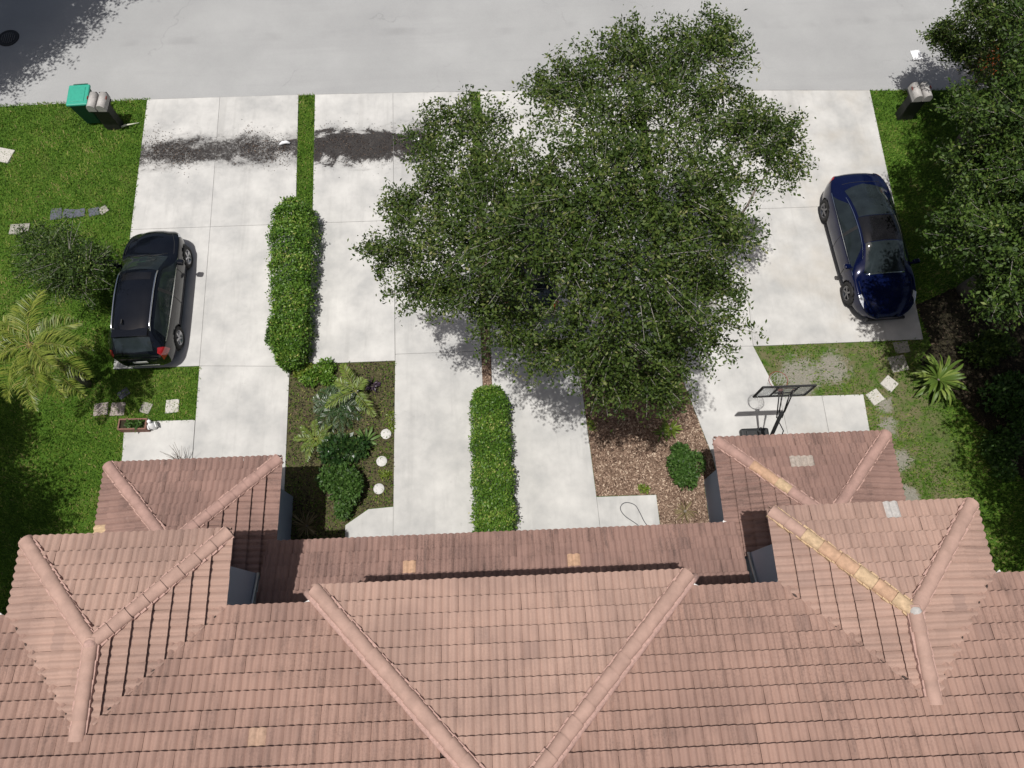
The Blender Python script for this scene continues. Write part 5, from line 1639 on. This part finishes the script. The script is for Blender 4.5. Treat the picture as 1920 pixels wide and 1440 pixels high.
bush('climber_clump', (-6.19, 8.44), 0.45, 0.5, 1.02, 4200, BUSH_LEAF, 0.075, 'blue green leafy clump bulging from the left side of the long hedge')
bush('round_bush', (-4.31, 4.02), 0.62, 0.78, 0.95, 7500, BUSH_LEAF, 0.095, 'rounded dark green bush in the left bed near the garage')
bush('round_bush', (4.75, 4.29), 0.52, 0.72, 0.62, 6000, BUSH_LEAF, 0.085, 'low spreading green bush in the mulch bed by the right garage')
bush('fern_bush', (-4.43, 5.17), 0.62, 0.50, 0.60, 3600, CYCAD_LEAF, 0.15, 'feathery dark bush in the middle of the left bed')
bush('ground_shrub', (-5.14, 7.38), 0.55, 0.40, 0.42, 2200, HEDGE_LEAF, 0.09, 'low scruffy shrub at the top of the left bed below the hedge')
bush('ground_shrub', (-5.68, 7.57), 0.35, 0.28, 0.30, 1000, LIME_LEAF, 0.09, 'small yellow green shrub at the corner of the left bed')
bush('side_bush', (14.06, 5.74), 0.75, 0.85, 1.1, 5200, BUSH_LEAF, 0.13, 'broad leaved bush at the right edge beside the big fern')
bush('side_bush', (13.75, 7.38), 0.8, 0.6, 0.8, 3500, DARK_LEAF, 0.11, 'dark bush in the shade above the big fern')
bush('side_bush', (13.54, 4.23), 0.6, 0.6, 0.6, 2200, BUSH_LEAF, 0.11, 'low bush near the right edge below the broad leaved bush')
bush('weed_tuft', (3.69, 3.73), 0.16, 0.12, 0.12, 260, LIME_LEAF, 0.07, 'small green weed tuft above the right porch pad')
bush('weed_tuft', (2.43, 5.56), 0.13, 0.3, 0.10, 240, LIME_LEAF, 0.06, 'weed tuft at the drive edge of the mulch bed')
bush('weed_tuft', (-3.28, 4.4), 0.2, 0.2, 0.10, 320, LIME_LEAF, 0.06, 'weed tuft between the lower two round stones')
bush('weed_tuft', (-3.11, 5.94), 0.16, 0.3, 0.10, 300, LIME_LEAF, 0.06, 'weed tuft above the topmost round stone')
bush('trough_plant', (-10.16, 6.04), 0.28, 0.13, 0.42, 420, BUSH_LEAF, 0.11, 'leafy green plant growing in the planter trough')


# pinnate fronds
def frond_mesh(name, L_, droop, width, n, mat, rise=0.5, vee=0.35, stiff=1.0, lw=0.028, rachis=True, tintm=0.5):
    """Arching frond along +x: rachis tube and paired leaflets."""
    ts = np.linspace(0, 1, 12)
    X = L_ * ts; Z = L_ * (rise * ts - droop * ts ** 2)
    V, F, T_ = [], [], []
    cnt = 0
    if rachis:
        r = 0.016 * (1 - 0.8 * ts) * max(0.6, L_ / 2)
        for i in range(12):
            for k in range(4):
                a = k * math.pi / 2
                V.append((X[i], r[i] * math.cos(a), Z[i] + r[i] * math.sin(a)))
        for i in range(11):
            for k in range(4): F.append((i * 4 + k, i * 4 + (k + 1) % 4, (i + 1) * 4 + (k + 1) % 4, (i + 1) * 4 + k)); T_.append(0.95)
        cnt = 48
    for i in range(n):
        t = 0.12 + 0.88 * i / n
        x = L_ * t; z = L_ * (rise * t - droop * t * t)
        ll = width * math.sin(math.pi * min(0.97, t * 0.85 + 0.13)) ** 0.7 * random.uniform(0.85, 1.1)
        for s in (-1, 1):
            fw = 0.55 + 0.5 * t
            d = Vector((fw + random.gauss(0, 0.16), s, vee + random.gauss(0, 0.28))).normalized()
            a = Vector((x, 0, z)); b = a + d * ll * 0.55; c = a + d * ll + Vector((0, 0, -0.28 * ll / stiff))
            u = Vector((d.y, -d.x, 0)).normalized() * lw * 0.5
            V += [tuple(a - u * 0.6), tuple(b - u), tuple(c), tuple(b + u)]
            F.append((cnt, cnt + 1, cnt + 2, cnt + 3)); cnt += 4
            T_.append(min(1, max(0, random.gauss(tintm, 0.17))))
    return amesh(name, V, F, mat, T_)


def palm(name, loc, h, fronds, label, mat, L_, width, group='palms and rosettes', trunk_r=0.09, nleaf=34, rise=(0.35, 0.9), droop=(0.55, 1.0), lw=0.032, lean=(0, 0), cat='palm', tintm=0.5):
    r = empty(name, (*loc, 0), 0, label, cat, group)
    top = Vector((lean[0], lean[1], h))
    if h > 0.15:
        m = MB(); limb(m, (0, 0, -0.02), top, trunk_r * 1.2, trunk_r, 10, 0, 0.04)
        m.build('trunk', BARK, r)
    for k, (a, ln, up_) in enumerate(fronds):
        ri = rise[0] + (rise[1] - rise[0]) * up_; dr = droop[0] + (droop[1] - droop[0]) * (1 - up_) * 0.8
        me = frond_mesh('frond', L_ * ln, dr, width, nleaf, mat, ri, lw=lw, tintm=tintm)
        link('frond', me, None, r, top, (random.gauss(0, 0.15), 0, R(a)))
    return r


px, py = (-11.5, 7.41)
palm('palm_tree', (px - 0.25, py - 0.02), 2.75, [(0, 0.95, 0.3), (-28, 1.15, 0.35), (-45, 1.2, 0.2), (-58, 1.1, 0.3), (-85, 1.1, 0.25), (-115, 1.0, 0.2), (165, 0.9, 0.5), (195, 0.9, 0.3), (-150, 0.95, 0.4), (140, 0.8, 0.5), (108, 1.0, 0.45), (88, 1.05, 0.6), (40, 0.8, 0.1), (-10, 0.9, 0.75), (-70, 1.0, 0.7), (-40, 0.9, 0.9)], 'yellow green feather palm on the left lawn', PALM_LEAF, 1.42, 0.46, lean=(0.05, 0.05), nleaf=60, lw=0.026)
palm('cycad', (-4.61, 6.39), 0.30, [(a, random.uniform(0.85, 1.05), random.uniform(0.1, 0.45)) for a in range(-175, 180, 24)], 'dark green cycad rosette in the upper half of the left bed', CYCAD_LEAF, 0.78, 0.24, nleaf=26, trunk_r=0.10, lw=0.020, cat='cycad')
palm('young_palm', (-4.03, 6.67), 0.55, [(118, 1.05, 0.7), (205, 1.1, 0.45), (-55, 1.0, 0.35), (60, 0.5, 0.4), (150, 0.8, 0.5)], 'young yellow green palm with few broad fronds in the left bed', LIME_LEAF, 0.85, 0.26, nleaf=30, trunk_r=0.035, lw=0.026, cat='palm', tintm=0.4)
palm('arching_fern', (-5.14, 5.44), 0.25, [(a, random.uniform(0.8, 1.1), random.uniform(0.2, 0.6)) for a in (10, 50, 95, 140, 175, 215, 250, 300, 335)], 'yellow green arching fern at the left of the left bed', LIME_LEAF, 0.62, 0.16, nleaf=24, trunk_r=0.03, lw=0.024, cat='fern', tintm=0.3)


def strap_mesh(L_, w, rise, droop, mat, tint, n=9):
    V, F = [], []
    for i in range(n + 1):
        t = i / n
        x = L_ * t * (1 - 0.1 * t); z = L_ * (rise * t - droop * t * t)
        ww = w * (0.45 + 1.1 * t) * (1 - t ** 3.2) + 0.003
        V += [(x, -ww / 2, z + ww * 0.15), (x, 0, z), (x, ww / 2, z + ww * 0.15)]
    for i in range(n):
        a = i * 3
        F += [(a, a + 3, a + 4, a + 1), (a + 1, a + 4, a + 5, a + 2)]
    return amesh('leaf', V, F, mat, [tint] * len(F), smooth=True)


def rosette(name, loc, n, L_, w, mat, label, h=0.1, cat='plant', rise=(0.2, 1.3), droop=0.75, tm=0.5):
    r = empty(name, (*loc, 0), 0, label, cat, 'palms and rosettes')
    var = [strap_mesh(L_, w, ri, droop * (0.7 + 0.5 * random.random()), mat, min(1, max(0, random.gauss(tm, 0.22)))) for ri in np.linspace(rise[0], rise[1], 9)]
    for k in range(n):
        a = k * 2.39996 + random.gauss(0, 0.35); q = k / n
        o = link('leaf', var[min(8, int(q * 9))], None, r, (0, 0, h), (random.gauss(0, 0.35), random.gauss(0, 0.12), a))
        s = random.uniform(0.55, 1.12) * (1.05 - 0.25 * q); o.scale = (s, s, s)
    m = MB(); limb(m, (0, 0, -0.01), (0, 0, h + 0.05), 0.05, 0.04, 8, 0, 0); m.build('stem', BARK, r)
    return r


FERN_LEAF = leaf_mat('glossy strap leaf', [(0.0, (0.05, 0.10, 0.016)), (0.5, (0.12, 0.19, 0.032)), (1.0, (0.26, 0.32, 0.075))], 0.45, 0.22, 0.3)
rosette('nest_fern', (12.26, 6.44), 110, 0.92, 0.115, FERN_LEAF, 'big bright green strap leaved fern in the right yard', 0.25, 'fern', (0.15, 1.4), 0.8)
rosette('agave', (-3.79, 5.35), 26, 0.50, 0.075, BUSH_LEAF, 'green rosette plant beside the round stepping stones', 0.06, 'plant', (0.15, 1.2), 0.5, 0.85)
rosette('bromeliad', (4.62, 5.37), 30, 0.36, 0.06, LIME_LEAF, 'lime green rosette plant at the top of the mulch bed bush', 0.08, 'plant', (0.3, 1.5), 0.5, 0.6)
rosette('bromeliad', (4.39, 5.26), 18, 0.34, 0.045, FERN_LEAF, 'darker spiky rosette just left of the lime green one', 0.05, 'plant', (0.2, 1.2), 0.5, 0.3)
rosette('grass_clump', (-5.3, 3.11), 60, 0.48, 0.026, DRY_LEAF, 'straw coloured grass clump in the shade of the left garage', 0.05, 'grass clump', (0.4, 1.8), 0.7, 0.6)
rosette('dry_plant', (4.74, 3.09), 34, 0.42, 0.035, DRY_LEAF, 'dry brownish plant in the mulch by the right porch pad', 0.05, 'plant', (0.2, 1.3), 0.7, 0.4)
rosette('purple_plant', (-3.67, 6.97), 22, 0.30, 0.07, leaf_mat('dark purple leaf', [(0, (0.02, 0.012, 0.02)), (1, (0.07, 0.045, 0.07))], 0.35, 0.1, 0.5), 'dark purple leaved plant behind the young palm', 0.1, 'plant', (0.3, 1.2), 0.6)
rosette('yard_plant', (11.98, 9.14), 14, 0.45, 0.04, FERN_LEAF, 'small grassy plant in the shade beside the blue sedan', 0.03, 'plant', (0.3, 1.3), 0.6, 0.3)

# dead twigs lying by the left garage eave
tw = MB()
for k in range(16):
    a = random.uniform(0.2, 2.9); L_ = random.uniform(0.15, 0.5)
    tw.tube([(0, 0, 0.05), (L_ * 0.5 * math.cos(a), L_ * 0.5 * math.sin(a), 0.16 + 0.1 * random.random()), (L_ * math.cos(a + 0.2), L_ * math.sin(a + 0.2), 0.28 + 0.2 * random.random())], [0.008, 0.006, 0.003], 4)
tp = empty('potted_plant', (*(-8.78, 4.92), 0.034), 0, 'bare twiggy plant in a long brown trough against the left garage', 'planter')
tw.build('twigs', BARK, tp, (0, 0, 0.2))['kind'] = 'stuff'
MB().box((0, 0, 0.11), (0.72, 0.22, 0.22), bev=0.02).build('trough', PB, tp)
MB().box((0, 0, 0.205), (0.64, 0.15, 0.04)).build('soil', DARKSOIL, tp)
rosette('eave_plant', (8.74, 4.74), 26, 0.34, 0.035, BUSH_LEAF, 'leaf tips of a plant against the right garage front', 0.05, 'plant', (0.4, 1.6), 0.5, 0.6)
